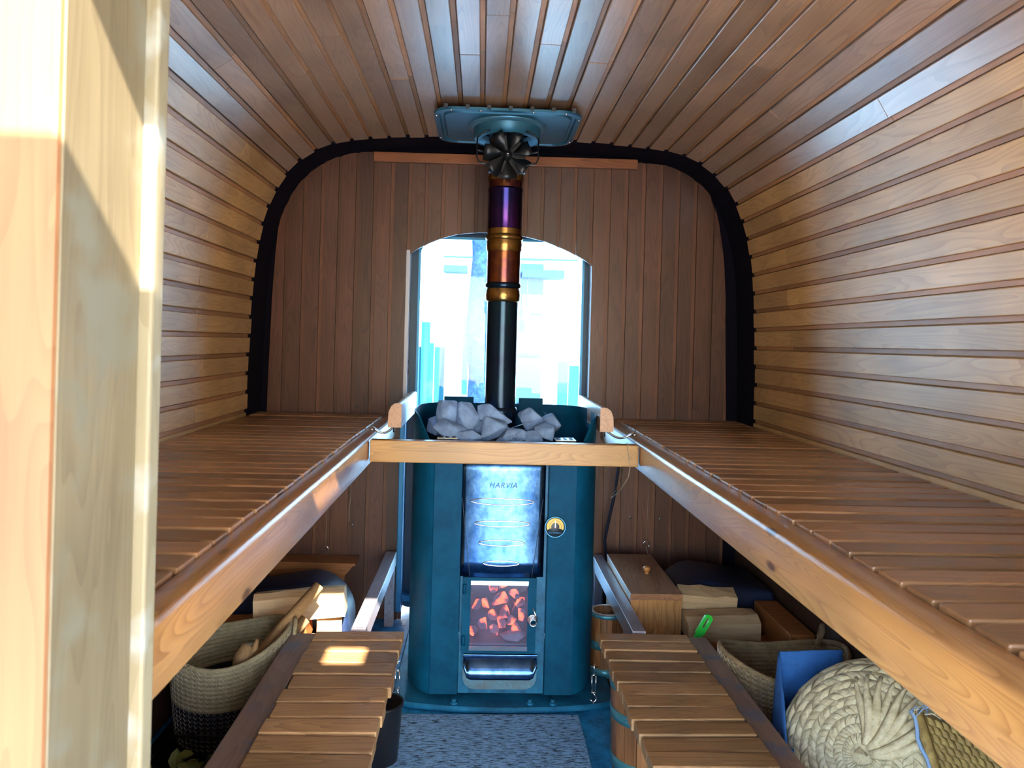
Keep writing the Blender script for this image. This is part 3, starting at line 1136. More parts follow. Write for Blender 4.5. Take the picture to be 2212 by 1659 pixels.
door = empty('fire_door', (XD, 2.245, .2))
door.parent = stove
door.location = Vector((XD, 2.245, .2)) - stove.location
frame_ring('door_frame', rrect(-.036, .180, .092, .313, .004, 2), rrect(-.012, .155, .103, .302, .004, 2), 2.241, 2.2555, M_STOVE, door)
box('glass_clip', -.012, .156, 2.238, 2.2408, .292, .304, M_CHROME, door)
box('glass_clip', -.014, .156, 2.238, 2.2408, .101, .113, M_CHROME, door)
box('glass_pane', -.0118, .1548, 2.247, 2.250, .1032, .3018, M_FGLASS, door)
pts = []
for k in range(64):
    a = k / 64 * 2 * math.pi * 5
    t = k / 64
    rr_ = .0145 - .006 * t
    pts.append((.170 + rr_ * math.cos(a), 2.237 - .03 * t, .193 + rr_ * math.sin(a)))
pts.insert(0, (.171, 2.24, .225))
tube('coil_handle', pts, .0018, M_CHROME, door, 6)
for z in (.28, .13):
    tube('hinge', [(-.030, 2.237, z - .014), (-.030, 2.237, z + .014)], .005, M_STOVE, door, 8)

# stainless heat shield with four lens-shaped louvres
bm = bmesh.new()
N = 14
rows = []
for j in range(9):
    z = .3165 + (.668 - .3165) * j / 8
    hw = .1235 + .001 * j / 8
    rows.append([bm.verts.new((XC - .008 + hw * (2 * k / N - 1), 2.2455 - .010 * math.cos((2 * k / N - 1) * math.pi / 2), z)) for k in range(N + 1)])
for A, B in zip(rows, rows[1:]):
    for k in range(N):
        bm.faces.new((A[k], A[k + 1], B[k + 1], B[k]))
shield = from_bm('heat_shield', bm, M_STEEL, stove, smooth=True)
md = shield.modifiers.new('thick', 'SOLIDIFY')
md.thickness = .0025
XS = XC - .008


def lens(hw, hh, n=16):
    top = [(hw * math.cos(math.pi * k / n), hh * math.sin(math.pi * k / n)) for k in range(n + 1)]
    bot = [(hw * math.cos(math.pi + math.pi * k / n), hh * math.sin(math.pi + math.pi * k / n)) for k in range(1, n)]
    return top + bot


for z, hw, hh in ((.536, .092, .0095), (.472, .080, .0085), (.416, .066, .008), (.357, .052, .0075)):
    pl = lens(hw, hh)
    yy = lambda x: 2.2435 - .010 * math.cos(x / .1215 * math.pi / 2)
    bm = bmesh.new()
    ce = bm.verts.new((XS, yy(0) + .0005, z))
    vv = [bm.verts.new((XS + p[0], yy(p[0]) - .0004, z + p[1])) for p in pl]
    for k in range(len(vv)):
        bm.faces.new((ce, vv[k], vv[(k + 1) % len(vv)]))
    lv = from_bm('louvre', bm, M_SHIELD_SLOT, shield)
    tube('louvre_lip', [(XS + p[0], yy(p[0]) - .0012, z + p[1]) for p in pl], .0018, M_CHROME, shield, 6, closed=True)
for sx in (-1, 1):
    pts = [(XS + sx * (.118 - .028 * t), 2.2432 - .010 * math.cos((.118 - .028 * t) / .1215 * math.pi / 2), .545 - .228 * t) for t in (0, .25, .5, .75, 1)]
    tube('crease', pts, .0011, M_CHAR_LINE, shield, 5)
cu = bpy.data.curves.new('lettering', 'FONT')
cu.body = 'HARVIA'
cu.size = .0215
cu.align_x = 'CENTER'
cu.extrude = .0008
cu.shear = .25
cu.space_character = 1.12
tmp = bpy.data.objects.new('lettering_curve', cu)
COL.objects.link(tmp)
dg = bpy.context.evaluated_depsgraph_get()
me = bpy.data.meshes.new_from_object(tmp.evaluated_get(dg))
me.name = 'lettering'
me.materials.clear()
bpy.data.objects.remove(tmp)
link('lettering', me, M_LETTER, shield, (XS, 2.2328, .577), (math.radians(90), 0, 0))

# ash drawer with a curved pull
drawer = empty('ash_drawer', (.077, 2.245, .03))
drawer.parent = stove
drawer.location = Vector((.077, 2.245, .03)) - stove.location
prism('drawer_plate', [(x, z) for x, z in rrect(-.030, .186, -.016, .090, .036, 6) if z < .08] and
      [(.186, .084)] + [(-.030, .084)] + [(-.030 + .036 - .036 * math.cos(a), .020 - .036 * math.sin(a)) for a in [math.pi / 2 * k / 6 for k in range(7)]] +
      [(.186 - .036 + .036 * math.sin(a), .020 - .036 * math.cos(a)) for a in [math.pi / 2 * k / 6 for k in range(7)]], 'Y', 2.249, 2.2555, M_STEEL_D, drawer)
bm = bmesh.new()
N, Mv = 20, 10
grid = []
for i in range(N + 1):
    u = -1 + 2 * i / N
    x = .078 + .107 * u
    drop = .056 if abs(u) < .78 else .056 - .036 * (1 - math.sqrt(max(0, 1 - ((abs(u) - .78) / .22) ** 2)))
    col_ = []
    for j in range(Mv + 1):
        t = j / Mv
        col_.append(bm.verts.new((x, 2.2485 - .032 * math.sin(min(1, t * 1.15) * math.pi * .56) * (1 if j else 0), .082 - drop * t)))
    grid.append(col_)
for i in range(N):
    for j in range(Mv):
        bm.faces.new((grid[i][j], grid[i + 1][j], grid[i + 1][j + 1], grid[i][j + 1]))
pull = from_bm('drawer_pull', bm, M_STEEL, drawer, smooth=True)
md = pull.modifiers.new('thick', 'SOLIDIFY')
md.thickness = .002
box('pull_flange', -.03, .187, 2.2405, 2.2485, .080, .088, M_STEEL, drawer, bev=.001)

# floor tray below
tray = tag(empty('floor_tray', (.08, 2.45, FZ)), 'teal metal floor plate with bolts under the stove', 'plate')
ft = [(-.235, 2.24)] + [(-.235 + .655 * k / 16, 2.24 - .055 * math.sin(math.pi * k / 16) ** .6) for k in range(1, 16)] + [(.42, 2.24), (.42, 2.80), (-.235, 2.80)]
prism('plate', ft, 'Z', FZ + .0005, FZ + .019, M_STOVE2, tray, bev=.004)
for x in (-.052, .166, .232):
    lathe('bolt', [(.0005, .014), (.006, .014), (.006, .006), (.011, .005), (.011, 0)], (x, 2.212, FZ + .0195), M_STOVE2, tray, seg=10, flat=True)
# ------------- stones
stones = [(-.100, 2.37, .775, .034, .028, .068, .1, .12), (-.038, 2.365, .760, .044, .034, .060, .0, -.1), (-.085, 2.325, .722, .052, .040, .040, .3, .3),
          (.040, 2.38, .772, .068, .036, .030, .0, .45), (.038, 2.335, .735, .054, .040, .042, .2, -.1), (.118, 2.33, .728, .044, .040, .038, .4, .2),
          (.165, 2.40, .765, .046, .036, .046, .1, -.25), (.205, 2.345, .730, .048, .038, .030, .0, .1), (.09, 2.32, .715, .042, .032, .034, .2, 0),
          (.225, 2.43, .745, .040, .04, .034, .5, 0), (-.03, 2.32, .712, .046, .034, .036, .2, .1), (.0, 2.42, .74, .05, .05, .05, .3, .1),
          (-.13, 2.43, .73, .05, .05, .04, .1, .2), (.16, 2.32, .708, .04, .03, .03, .2, .1)]
names = ['tall upright blue-grey sauna stone at the left end', 'large pear-shaped sauna stone second from the left', 'wedge-shaped sauna stone low in the left front',
         'long slanting sauna stone leaning on the pipe', 'broad pale sauna stone in the front middle', 'blocky sauna stone right of the front middle',
         'large square-topped sauna stone right of the pipe', 'flat-topped sauna stone at the right front', 'small lilac sauna stone low behind the beam',
         'dark sauna stone at the back right', 'low sauna stone between the wedge and broad stones', 'sauna stone hidden behind the broad middle stone',
         'dark sauna stone at the back left', 'small sauna stone low at the right front']
for i, (x, y, z, a, b_, c, ry, rx) in enumerate(stones):
    o = from_bm('sauna_stone', hull(300 + i, a * 1.24, b_ * 1.2, c * 1.2, 15, .34), M_STONE, None, (x, y, z), (ry * .4, rx, ry))
    tag(o, names[i], 'stone', 'stones on the stove')

# ------------- thermometer
th = tag(empty('stove_thermometer', (.229, 2.239, .465)), 'round black magnetic thermometer with gold dial on the stove front', 'thermometer')
lathe('case', [(.0005, -.006), (.029, -.006), (.031, -.004), (.031, 0)], (.229, 2.2395, .465), M_DIAL, th, seg=28, axis='Y')


def arc_band(r0, r1, a0, a1, c, mat, parent, name, n=20):
    bm = bmesh.new()
    A, B = [], []
    for k in range(n + 1):
        a = math.radians(a0 + (a1 - a0) * k / n)
        A.append(bm.verts.new((c[0] + r0 * math.cos(a), c[1], c[2] + r0 * math.sin(a))))
        B.append(bm.verts.new((c[0] + r1 * math.cos(a), c[1], c[2] + r1 * math.sin(a))))
    for k in range(n):
        bm.faces.new((A[k], A[k + 1], B[k + 1], B[k]))
    return from_bm(name, bm, mat, parent)


arc_band(.012, .0175, -20, 200, (.229, 2.2332, .466), M_GOLD, th, 'dial_scale')
arc_band(.0185, .025, -20, 200, (.229, 2.2332, .466), M_GOLD, th, 'dial_scale')
arc_band(.0285, .0305, 0, 360, (.229, 2.2332, .465), M_BLUEFR, th, 'rim', 28)
box('needle', .2283, .2297, 2.2322, 2.2330, .463, .484, M_CHROME, th)
cu = bpy.data.curves.new('dial_text', 'FONT')
cu.body = 'Stove thermometer'
cu.size = .0042
cu.align_x = 'CENTER'
tmp = bpy.data.objects.new('dial_text_curve', cu)
COL.objects.link(tmp)
dg = bpy.context.evaluated_depsgraph_get()
me = bpy.data.meshes.new_from_object(tmp.evaluated_get(dg))
me.name = 'dial_text'
me.materials.clear()
bpy.data.objects.remove(tmp)
link('dial_text', me, M_BLUEFR, th, (.229, 2.2328, .4475), (math.radians(90), 0, 0))

# ------------------------------------------------------------------ stove pipe and ceiling plate
PXc, PYc = .0655, 2.5
pipe = tag(empty('stove_pipe', (PXc, PYc, .70)), 'heat-tinted metal stove pipe with gold bands rising to the ceiling', 'pipe')
C = (PXc, PYc, 0)
lathe('collar_ring', [(.050, .70), (.053, .71), (.056, .765), (.058, .775), (.056, .785), (.052, .79)], C, M_PIPE_D, pipe, 40)
lathe('lower_section', [(.050, .78), (.050, 1.14)], C, M_PIPE_D, pipe, 40)
lathe('lower_band', [(.0505, 1.130), (.056, 1.134), (.057, 1.152), (.0555, 1.168), (.053, 1.174)], C, M_PIPE_G, pipe, 40)
lathe('joint_ring', [(.053, 1.173), (.0585, 1.178), (.059, 1.186), (.055, 1.192)], C, M_PIPE_D, pipe, 40)
lathe('copper_section', [(.0545, 1.190), (.0545, 1.296)], C, M_PIPE_C, pipe, 40)
lathe('middle_band', [(.0548, 1.292), (.0575, 1.298), (.058, 1.318), (.0565, 1.330)], C, M_PIPE_G, pipe, 40)
lathe('joint_ring', [(.056, 1.328), (.061, 1.333), (.061, 1.341), (.056, 1.348)], C, M_PIPE_G, pipe, 40)
lathe('gold_section', [(.0558, 1.345), (.0558, 1.366)], C, M_PIPE_G, pipe, 40)
lathe('purple_section', [(.0558, 1.365), (.0558, 1.486), (.058, 1.490), (.058, 1.494), (.0558, 1.498)], C, M_PIPE_P, pipe, 40)
lathe('copper_section', [(.0559, 1.497), (.0559, 1.522)], C, M_PIPE_C, pipe, 40)
lathe('top_band', [(.0562, 1.520), (.059, 1.524), (.059, 1.534), (.0565, 1.545)], C, M_PIPE_G, pipe, 40)
lathe('top_section', [(.0562, 1.540), (.0562, 1.76)], C, M_BLACK, pipe, 40)

hatch = tag(empty('flue_plate', (.064, 2.53, 1.70)), 'blue-black rounded metal plate round the flue on the ceiling', 'plate')
bm = bmesh.new()
lev = [(rrect(-.165, .294, 2.325, 2.728, .07, 8), 1.708), (rrect(-.165, .294, 2.325, 2.728, .07, 8), 1.700), (rrect(-.150, .279, 2.340, 2.713, .06, 8), 1.699),
       (rrect(-.146, .275, 2.344, 2.709, .058, 8), 1.706), (rrect(-.137, .266, 2.353, 2.700, .052, 8), 1.706), (rrect(-.132, .261, 2.358, 2.695, .05, 8), 1.699)]
rings = [[bm.verts.new((p[0], p[1], z)) for p in pts] for pts, z in lev]
for A, B in zip(rings, rings[1:]):
    for k in range(len(A)):
        bm.faces.new((A[k], A[(k + 1) % len(A)], B[(k + 1) % len(A)], B[k]))
bm.faces.new(rings[-1])
from_bm('plate', bm, M_HATCH, hatch)
lathe('flange', [(.128, 1.6985), (.126, 1.694), (.108, 1.690)], C, M_COLLAR, hatch, 48)
lathe('collar', [(.110, 1.698), (.108, 1.655), (.104, 1.655), (.104, 1.69)], C, M_HATCH, hatch, 48)
lathe('collar_lip', [(.104, 1.656), (.085, 1.658), (.070, 1.675)], C, M_COLLAR, hatch, 48)
for x, y in ((-.158, 2.40), (-.158, 2.66), (.287, 2.40), (.287, 2.66), (-.02, 2.332), (.14, 2.332), (.24, 2.335), (-.11, 2.335)):
    lathe('screw', [(.0004, -.003), (.0035, -.003), (.004, 0)], (x, y, 1.6995), M_CHROME, hatch, 10)
# black spacer lugs at the plate's front edge
for x in (-.125, -.06, .005, .07, .135, .20, .262):
    box('lug', x - .006, x + .006, 2.315, 2.333, 1.702, 1.7125, M_BLKPL, hatch)

# ---- heat fan on the pipe
fan = tag(empty('stove_fan', (.066, 2.40, 1.58)), 'black bladed heat-powered fan clipped to the stove pipe', 'fan')
bm = bmesh.new()
pr = [(.066 + .058 * math.cos(a), 1.575 + .075 * math.sin(a)) for a in [math.pi * k / 14 for k in range(15)]] + [(.008, 1.535), (.124, 1.535)]
add_prism(bm, pr, 'Y', 2.418, 2.442)
from_bm('heat_sink', bm, M_BLACK, fan)
for k in range(7):
    a0 = 2 * math.pi * k / 7 + .35
    bm = bmesh.new()
    P1, P2 = [], []
    for j in range(6):
        t = j / 5
        r_ = .016 + .062 * t
        wd = math.radians(8 + 14 * math.sin(t * 2.4))
        tw = .014 * (1 - .2 * t)
        P1.append(bm.verts.new((.066 + r_ * math.cos(a0 - wd), 2.392 - tw, 1.583 + r_ * math.sin(a0 - wd))))
        P2.append(bm.verts.new((.066 + r_ * math.cos(a0 + wd), 2.392 + tw, 1.583 + r_ * math.sin(a0 + wd))))
    for j in range(5):
        bm.faces.new((P1[j], P1[j + 1], P2[j + 1], P2[j]))
    o = from_bm('blade', bm, M_BLACK, fan, smooth=True)
    md = o.modifiers.new('thick', 'SOLIDIFY')
    md.thickness = .0015
lathe('hub', [(.0005, -.02), (.010, -.018), (.014, -.008), (.014, .024)], (.066, 2.392, 1.583), M_BLACK, fan, 18, axis='Y')
tube('axle', [(.066, 2.372, 1.583), (.066, 2.418, 1.583)], .004, M_CHROME, fan, 8)
for sx in (-1, 1):
    pts = [(.066 + sx * .095, 2.385, 1.635), (.066 + sx * .095, 2.385, 1.57), (.066 + sx * .088, 2.38, 1.556), (.066 + sx * .055, 2.375, 1.548)]
    tube('guard_wire', pts, .0028, M_BLACK, fan, 6)
    pts = [(.066 + sx * .054, 2.42, 1.59), (.066 + sx * .075, 2.40, 1.593), (.066 + sx * .095, 2.385, 1.593)]
    tube('guard_arm', pts, .003, M_BLACK, fan, 6)
    pts = [(.066 + sx * (.055 + .04 * t), 2.38, 1.655 - .025 * t * t) for t in (0, .3, .6, 1)]
    tube('guard_wire', pts, .0026, M_BLACK, fan, 6)
arc_band(.045, .058, 0, 360, (PXc, 2.443, 1.575), M_BLACK, fan, 'clip_ring', 24)

# ------------------------------------------------------------------ small fittings
tag(tube('power_cable', [(.50, 2.80, .70), (.512, 2.79, .60), (.514, 2.80, .56), (.508, 2.82, .46), (.492, 2.84, .36), (.478, 2.85, .27), (.489, 2.87, .20), (.490, 2.88, .0), (.49, 2.88, FZ + .006)], .0058, M_RUBBER),
    'black cable hanging down the back wall right of the stove', 'cable')


def turnbuckle(x, y, z0, z1, label):
    root = tag(empty('turnbuckle', (x, y, z0)), label, 'fitting', 'stove tie-downs')
    L_ = z1 - z0
    tube('rod', [(x, y, z1), (x, y, z0 + L_ * .74)], .002, M_CHROME, root, 6)
    for dx in (-.006, .006):
        tube('body_bar', [(x + dx, y, z0 + L_ * .74), (x + dx, y, z0 + L_ * .36)], .0022, M_CHROME, root, 6)
    tube('nut', [(x - .008, y, z0 + L_ * .74), (x + .008, y, z0 + L_ * .74)], .003, M_CHROME, root, 6)
    tube('nut', [(x - .008, y, z0 + L_ * .36), (x + .008, y, z0 + L_ * .36)], .003, M_CHROME, root, 6)
    tube('hook', [(x, y, z0 + L_ * .36), (x + .004, y, z0 + L_ * .30), (x + .009, y, z0 + L_ * .24), (x + .004, y, z0 + L_ * .17), (x - .005, y, z0 + L_ * .17), (x - .009, y, z0 + L_ * .22)], .0022, M_CHROME, root, 6)
    tube('eye_screw', [(x, y, z0 + L_ * .16), (x, y, z0)], .0022, M_CHROME, root, 6)
    tube('stud', [(x - .01, y, z1 - .01), (x + .012, y, z1 - .01)], .002, M_CHROME, root, 6)


turnbuckle(.352, 2.22, FZ + .001, .075, 'chrome turnbuckle hooked to the floor right of the stove')
turnbuckle(-.216, 2.22, FZ + .001, .085, 'chrome turnbuckle behind the black bin left of the stove')


def wire_hook(x, z, label):
    root = tag(empty('wire_hook', (x, YB - .01, z)), label, 'hook', 'hooks on the back wall')
    pts = [(x + .012 * math.cos(a), YB - .012, z + .012 * math.sin(a)) for a in [math.radians(-60 + 290 * k / 14) for k in range(15)]]
    tube('ring', pts, .0016, M_CHROME, root, 6)
    tube('thread', [(x, YB - .006, z + .012), (x + .004, YB - .006, z + .2), (x + .006, YB - .006, z + .32)], .0009, M_TWINE, root, 5)
    tube('tail', [(x, YB - .012, z - .012), (x + .004, YB - .014, z - .03), (x + .012, YB - .02, z - .05)], .0012, M_TWINE, root, 5)


wire_hook(-.566, .208, 'small wire hook on a thread above the left shelf')
wire_hook(.648, .245, 'small wire hook on a thread above the right box')
tag(tube('string', [(-.474, YB - .004, .61), (-.478, YB - .004, .50), (-.476, YB - .004, .42), (-.481, YB - .004, .35), (-.48, YB - .004, .31)], .0012, M_TWINE, seg=5), 'pale string hanging on the back wall left of the stove', 'string')
tag(tube('string', [(.425, 2.1925, .72), (.432, 2.194, .68), (.436, 2.194, .65), (.433, 2.20, .62), (.445, 2.4, .54), (.455, 2.6, .48), (.49, 2.7, .49), (.53, 2.8, .54), (.54, 2.88, .62)], .0011, M_TWINE, seg=5),
    'thin string looped over the right end of the beam', 'string')

# ------------------------------------------------------------------ rug, bin, buckets
bm = bmesh.new()
nx, ny = 24, 20
gr = []
for i in range(nx + 1):
    c_ = []
    for j in range(ny + 1):
        x = -.205 + .505 * i / nx
        y = 1.15 + (2.163 - 1.15) * j / ny
        x += (.008 * (1 - j / ny) * (i / nx) + .004 * noise.noise(Vector((0, y * 5, 1)))) if i in (0, nx) else 0
        c_.append(bm.verts.new((x, y, FZ + .007 + .0012 * noise.noise(Vector((x * 9, y * 9, 0))))))
    gr.append(c_)
for i in range(nx):
    for j in range(ny):
        bm.faces.new((gr[i][j], gr[i + 1][j], gr[i + 1][j + 1], gr[i][j + 1]))
rug = tag(from_bm('rug', bm, M_RUG), 'blue-grey woven mat with black flecks in front of the stove', 'rug')
md = rug.modifiers.new('thick', 'SOLIDIFY')
md.thickness = .005

bn = tag(empty('black_bin', (-.226, 1.93, FZ)), 'black plastic bin beside the left step', 'bin')
lathe('body', [(.0005, FZ + .002), (.040, FZ + .002), (.043, FZ + .006), (.053, .090), (.0535, .092), (.0515, .092), (.042, FZ + .01), (.0005, FZ + .008)], (-.226, 1.93, 0), M_BLKPL, bn, 36)
lathe('rim', [(.0512, .090), (.0560, .090), (.0560, .096), (.0512, .096)], (-.226, 1.93, 0), M_BLKPL, bn, 36)


def bucket(cx, cy, r0, r1, ztop, label, hoops):
    root = tag(empty('wooden_bucket', (cx, cy, FZ)), label, 'bucket', 'wooden sauna buckets')
    ns = 18
    z0 = FZ + .001
    for k in range(ns):
        a0, a1 = 2 * math.pi * (k + .03) / ns, 2 * math.pi * (k + .97) / ns
        bm = bmesh.new()
        vv = []
        for z, rr_ in ((z0, r0), (ztop, r1)):
            for r_ in (rr_, rr_ - .011):
                for a in (a0, (a0 + a1) / 2, a1):
                    vv.append(bm.verts.new((r_ * math.cos(a), r_ * math.sin(a), z)))
        o0, i0, o1, i1 = vv[0:3], vv[3:6], vv[6:9], vv[9:12]
        for j in range(2):
            bm.faces.new((o0[j], o0[j + 1], o1[j + 1], o1[j]))
            bm.faces.new((i0[j], i0[j + 1], i1[j + 1], i1[j]))
            bm.faces.new((o1[j], o1[j + 1], i1[j + 1], i1[j]))
            bm.faces.new((o0[j], o0[j + 1], i0[j + 1], i0[j]))
        bm.faces.new((o0[0], i0[0], i1[0], o1[0]))
        bm.faces.new((o0[2], i0[2], i1[2], o1[2]))
        from_bm('stave', bm, M_BUCKET, root, (cx, cy, 0))
    lathe('bucket_floor', [(.0005, z0 + .015), (r0 - .012, z0 + .015)], (cx, cy, 0), M_BUCKET, root, 24)
    for t, h in hoops:
        zz = z0 + (ztop - z0) * t
        rr_ = r0 + (r1 - r0) * t + .0012
        lathe('hoop', [(rr_ - .0005, zz - h), (rr_ + .0008, zz - h), (rr_ + .0012, zz + h), (rr_ - .0005, zz + h)], (cx, cy, 0), M_HOOP, root, 36)
        lathe('rivet', [(.0004, -.003), (.003, -.002), (.0035, 0)], (cx - rr_ * .74, cy - rr_ * .70, zz), M_HOOP, root, 8, axis='Y')
    return root


bucket(.4245, 2.45, .050, .054, .151, 'wooden bucket with teal hoops behind the right step', ((.52, .013), (.12, .013), (.965, .006)))
bucket(.448, 1.93, .092, .099, .168, 'wooden bucket with teal hoops tucked under the right step', ((.93, .008), (.62, .013), (.10, .014)))

# ------------------------------------------------------------------ under the benches
def wheel_arch(x0, x1, zt, r, left, label):
    root = tag(empty('wheel_arch', ((x0 + x1) / 2, 2.65, FZ)), label, 'wheel arch', 'wheel arches')
    pts = []
    cx = x1 - r if left else x0 + r
    for k in range(11):
        a = math.pi / 2 * k / 10
        pts.append((cx + (r * math.cos(a) if left else -r * math.cos(a)), zt - r + r * math.sin(a)))
    if left:
        poly = [(x1, FZ + .001)] + pts + [(x0, zt - .05), (x0, FZ + .001)]
    else:
        poly = [(x0, FZ + .001)] + pts + [(x1, zt - .03), (x1, FZ + .001)]
    bm = bmesh.new()
    add_prism(bm, poly, 'Y', 2.47, 2.64 if left else 2.74)
    o = from_bm('housing', bm, M_NAVY, root)
    md = o.modifiers.new('round', 'BEVEL')
    md.width = .02
    md.segments = 3
    md.limit_method = 'ANGLE'
    md.angle_limit = math.radians(40)
    smooth_auto(o, 40)


wheel_arch(-.812, -.402, .218, .14, True, 'dark navy rounded wheel arch behind the logs on the left')
wheel_arch(.645, .981, .238, .12, False, 'dark navy rounded wheel arch behind the logs on the right')

sh_ = tag(empty('wall_shelf', (-.58, 2.86, .15)), 'low reddish pine shelf board with a slanted end below the left hook', 'shelf')
prism('front_board', [(-.74, .190), (-.436, .186), (-.487, .122), (-.74, .118)], 'Y', 2.796, 2.812, M_SHELF, sh_)
box('top_board', -.74, -.437, 2.813, 2.905, .172, .186, M_SHELF, sh_)
box('batten', -.505, -.488, 2.86, 2.89, .02, .171, M_RAIL, sh_)


def log(name, c, L_, w, h, rot, seed, label, mat=None, cat='firewood', group='split firewood under the benches'):
    r = random.Random(seed)
    bm = bmesh.new()
    poly = [(-w / 2, -h / 2), (w / 2, -h / 2 + r.uniform(0, .01)), (w / 2 - r.uniform(0, .012), h / 2), (-w * .1, h / 2 + r.uniform(-.004, .008)), (-w / 2 + r.uniform(0, .02), h / 2 - r.uniform(0, .015))]
    st = 5
    rings = []
    for k in range(st + 1):
        t = -L_ / 2 + L_ * k / st
        rings.append([bm.verts.new((t + r.uniform(-.002, .002), p[0] + r.uniform(-.0025, .0025), p[1] + r.uniform(-.0025, .0025))) for p in poly])
    for A, B in zip(rings, rings[1:]):
        for k in range(5):
            bm.faces.new((A[k], A[(k + 1) % 5], B[(k + 1) % 5], B[k]))
    bm.faces.new(rings[0])
    bm.faces.new(rings[-1])
    o = from_bm(name, bm, mat or M_LOG, None, c, rot)
    tag(o, label, cat, group)
    return o


log('split_log', (-.530, 2.37, .186), .27, .08, .078, (0, -.08, .05), 1, 'big pale split log on top of the left pile')
log('split_log', (-.625, 2.36, .110), .25, .09, .065, (.1, 0, .03), 2, 'orange split log below the big left log', mat=M_SHELF)
log('split_log', (-.442, 2.37, .105), .075, .10, .075, (0, 0, .2), 3, 'short split log end under the big left log')
log('split_log', (-.56, 2.36, .024), .30, .14, .10, (0, 0, .02), 4, 'split log at the floor of the left pile')
log('split_log', (.735, 2.42, .200), .18, .075, .06, (.25, .03, -.05), 6, 'top split log beside the pine box on the right')
log('split_log', (.755, 2.33, .150), .22, .09, .062, (.1, -.05, -.03), 7, 'middle split log beside the pine box on the right')
log('split_log', (.80, 2.32, .085), .22, .10, .06, (0, .02, -.06), 8, 'reddish lower split log of the right pile', mat=M_SHELF)
log('split_log', (.775, 2.33, .010), .25, .14, .085, (0, 0, .02), 9, 'split log at the floor of the right pile')

# pine box with lid and knob
bx = tag(empty('pine_box', (.56, 2.575, FZ)), 'honey pine box with a wooden knob on its lid, right of the stove', 'box')
box('front', .481, .639, 2.352, 2.368, FZ + .001, .2165, M_BOX, bx, bev=.001)
box('side', .481, .494, 2.369, 2.80, FZ + .001, .2165, M_BOX, bx)
box('side', .626, .639, 2.369, 2.80, FZ + .001, .2165, M_BOX, bx)
box('lid', .479, .641, 2.35, 2.80, .217, .236, M_BOXTOP, bx, bev=.002)
lathe('knob', [(.0005, .262), (.010, .260), (.013, .254), (.010, .247), (.006, .243), (.007, .2365)], (.574, 2.56, 0), M_RAIL, bx, 18)
prism('half_round_grip', [(.571 + .030 * math.cos(a), .105 + .030 * math.sin(a)) for a in [math.pi * k / 12 for k in range(13)]], 'Y', 2.335, 2.3515, M_BOX, bx)

# green dustpan handle
gp = tag(empty('green_handle', (.66, 2.2, .12)), 'bright green plastic handle standing beside the logs', 'handle')
bm = bmesh.new()
nO = 24


def stadium(hw, hl, n=24):
    pts = []
    for k in range(n):
        a = 2 * math.pi * k / n
        pts.append((hw * math.cos(a), (hl - hw) * (1 if math.sin(a) >= 0 else -1) + hw * math.sin(a)))
    return pts


O1, I1 = stadium(.0125, .036), stadium(.0045, .016)
I1 = [(p[0], p[1] + .010) for p in I1]
for yv in (0, 1):
    pass
fo = [bm.verts.new((p[0], -.005, p[1])) for p in O1]
fi = [bm.verts.new((p[0], -.005, p[1])) for p in I1]
bo = [bm.verts.new((p[0], .005, p[1])) for p in O1]
bi = [bm.verts.new((p[0], .005, p[1])) for p in I1]
for k in range(nO):
    j = (k + 1) % nO
    bm.faces.new((fo[k], fo[j], fi[j], fi[k]))
    bm.faces.new((bo[k], bo[j], bi[j], bi[k]))
    bm.faces.new((fo[k], fo[j], bo[j], bo[k]))
    bm.faces.new((fi[k], fi[j], bi[j], bi[k]))
from_bm('grip', bm, M_GREEN, gp, (.664, 2.2, .195), (0, math.radians(30), 0))
tube('shaft', [(.647, 2.2, .166), (.625, 2.2, .12), (.615, 2.2, FZ + .01)], [.010, .009, .012], M_GREEN, gp, 10)


# ---- coiled rope baskets
def rope_basket(cx, cy, rx, ry, z0, z1, n, mats, label, wave, taper=.12, rot=0.0, name='rope_basket'):
    root = tag(empty(name, (cx, cy, z0)), label, 'basket', 'rope baskets')
    h = (z1 - z0) / n
    K = 56
    for i in range(n):
        t = i / (n - 1)
        f = 1 - taper * (1 - t) ** 1.5
        pts = []
        for k in range(K):
            a = 2 * math.pi * k / K
            zz = z0 + h * (i + .5) + wave(a) * t ** 2.2
            bul = 1 + .03 * math.sin(a * 2 + .5)
            x = rx * f * bul * math.cos(a)
            y = ry * f * bul * math.sin(a)
            pts.append((cx + x * math.cos(rot) - y * math.sin(rot), cy + x * math.sin(rot) + y * math.cos(rot), zz))
        tube('rope_coil', pts, h * .56, mats(i, n), root, 7, closed=True)
    # zig-zag stitches between coils
    bm = bmesh.new()
    for i in range(1, n - 1):
        t = i / (n - 1)
        f = 1 - taper * (1 - t) ** 1.5
        M_ = 110
        pts = []
        for k in range(M_):
            a = 2 * math.pi * k / M_
            zz = z0 + h * (i + .98 + (.42 if k % 2 else -.42)) + wave(a) * t ** 2.2
            bul = (1 + .03 * math.sin(a * 2 + .5))
            x = (rx * f * bul + h * .50) * math.cos(a)
            y = (ry * f * bul + h * .50) * math.sin(a)
            pts.append((cx + x * math.cos(rot) - y * math.sin(rot), cy + x * math.sin(rot) + y * math.cos(rot), zz))
        add_tube(bm, pts, .0007, 3, closed=True)
    stuff(from_bm('stitching', bm, M_STITCH, root))
    bm = bmesh.new()
    pts = [(cx + rx * (1 - taper) * math.cos(2 * math.pi * k / 32), cy + ry * (1 - taper) * math.sin(2 * math.pi * k / 32)) for k in range(32)]
    add_prism(bm, pts, 'Z', z0, z0 + .006)
    from_bm('base', bm, mats(0, n), root)
    return root


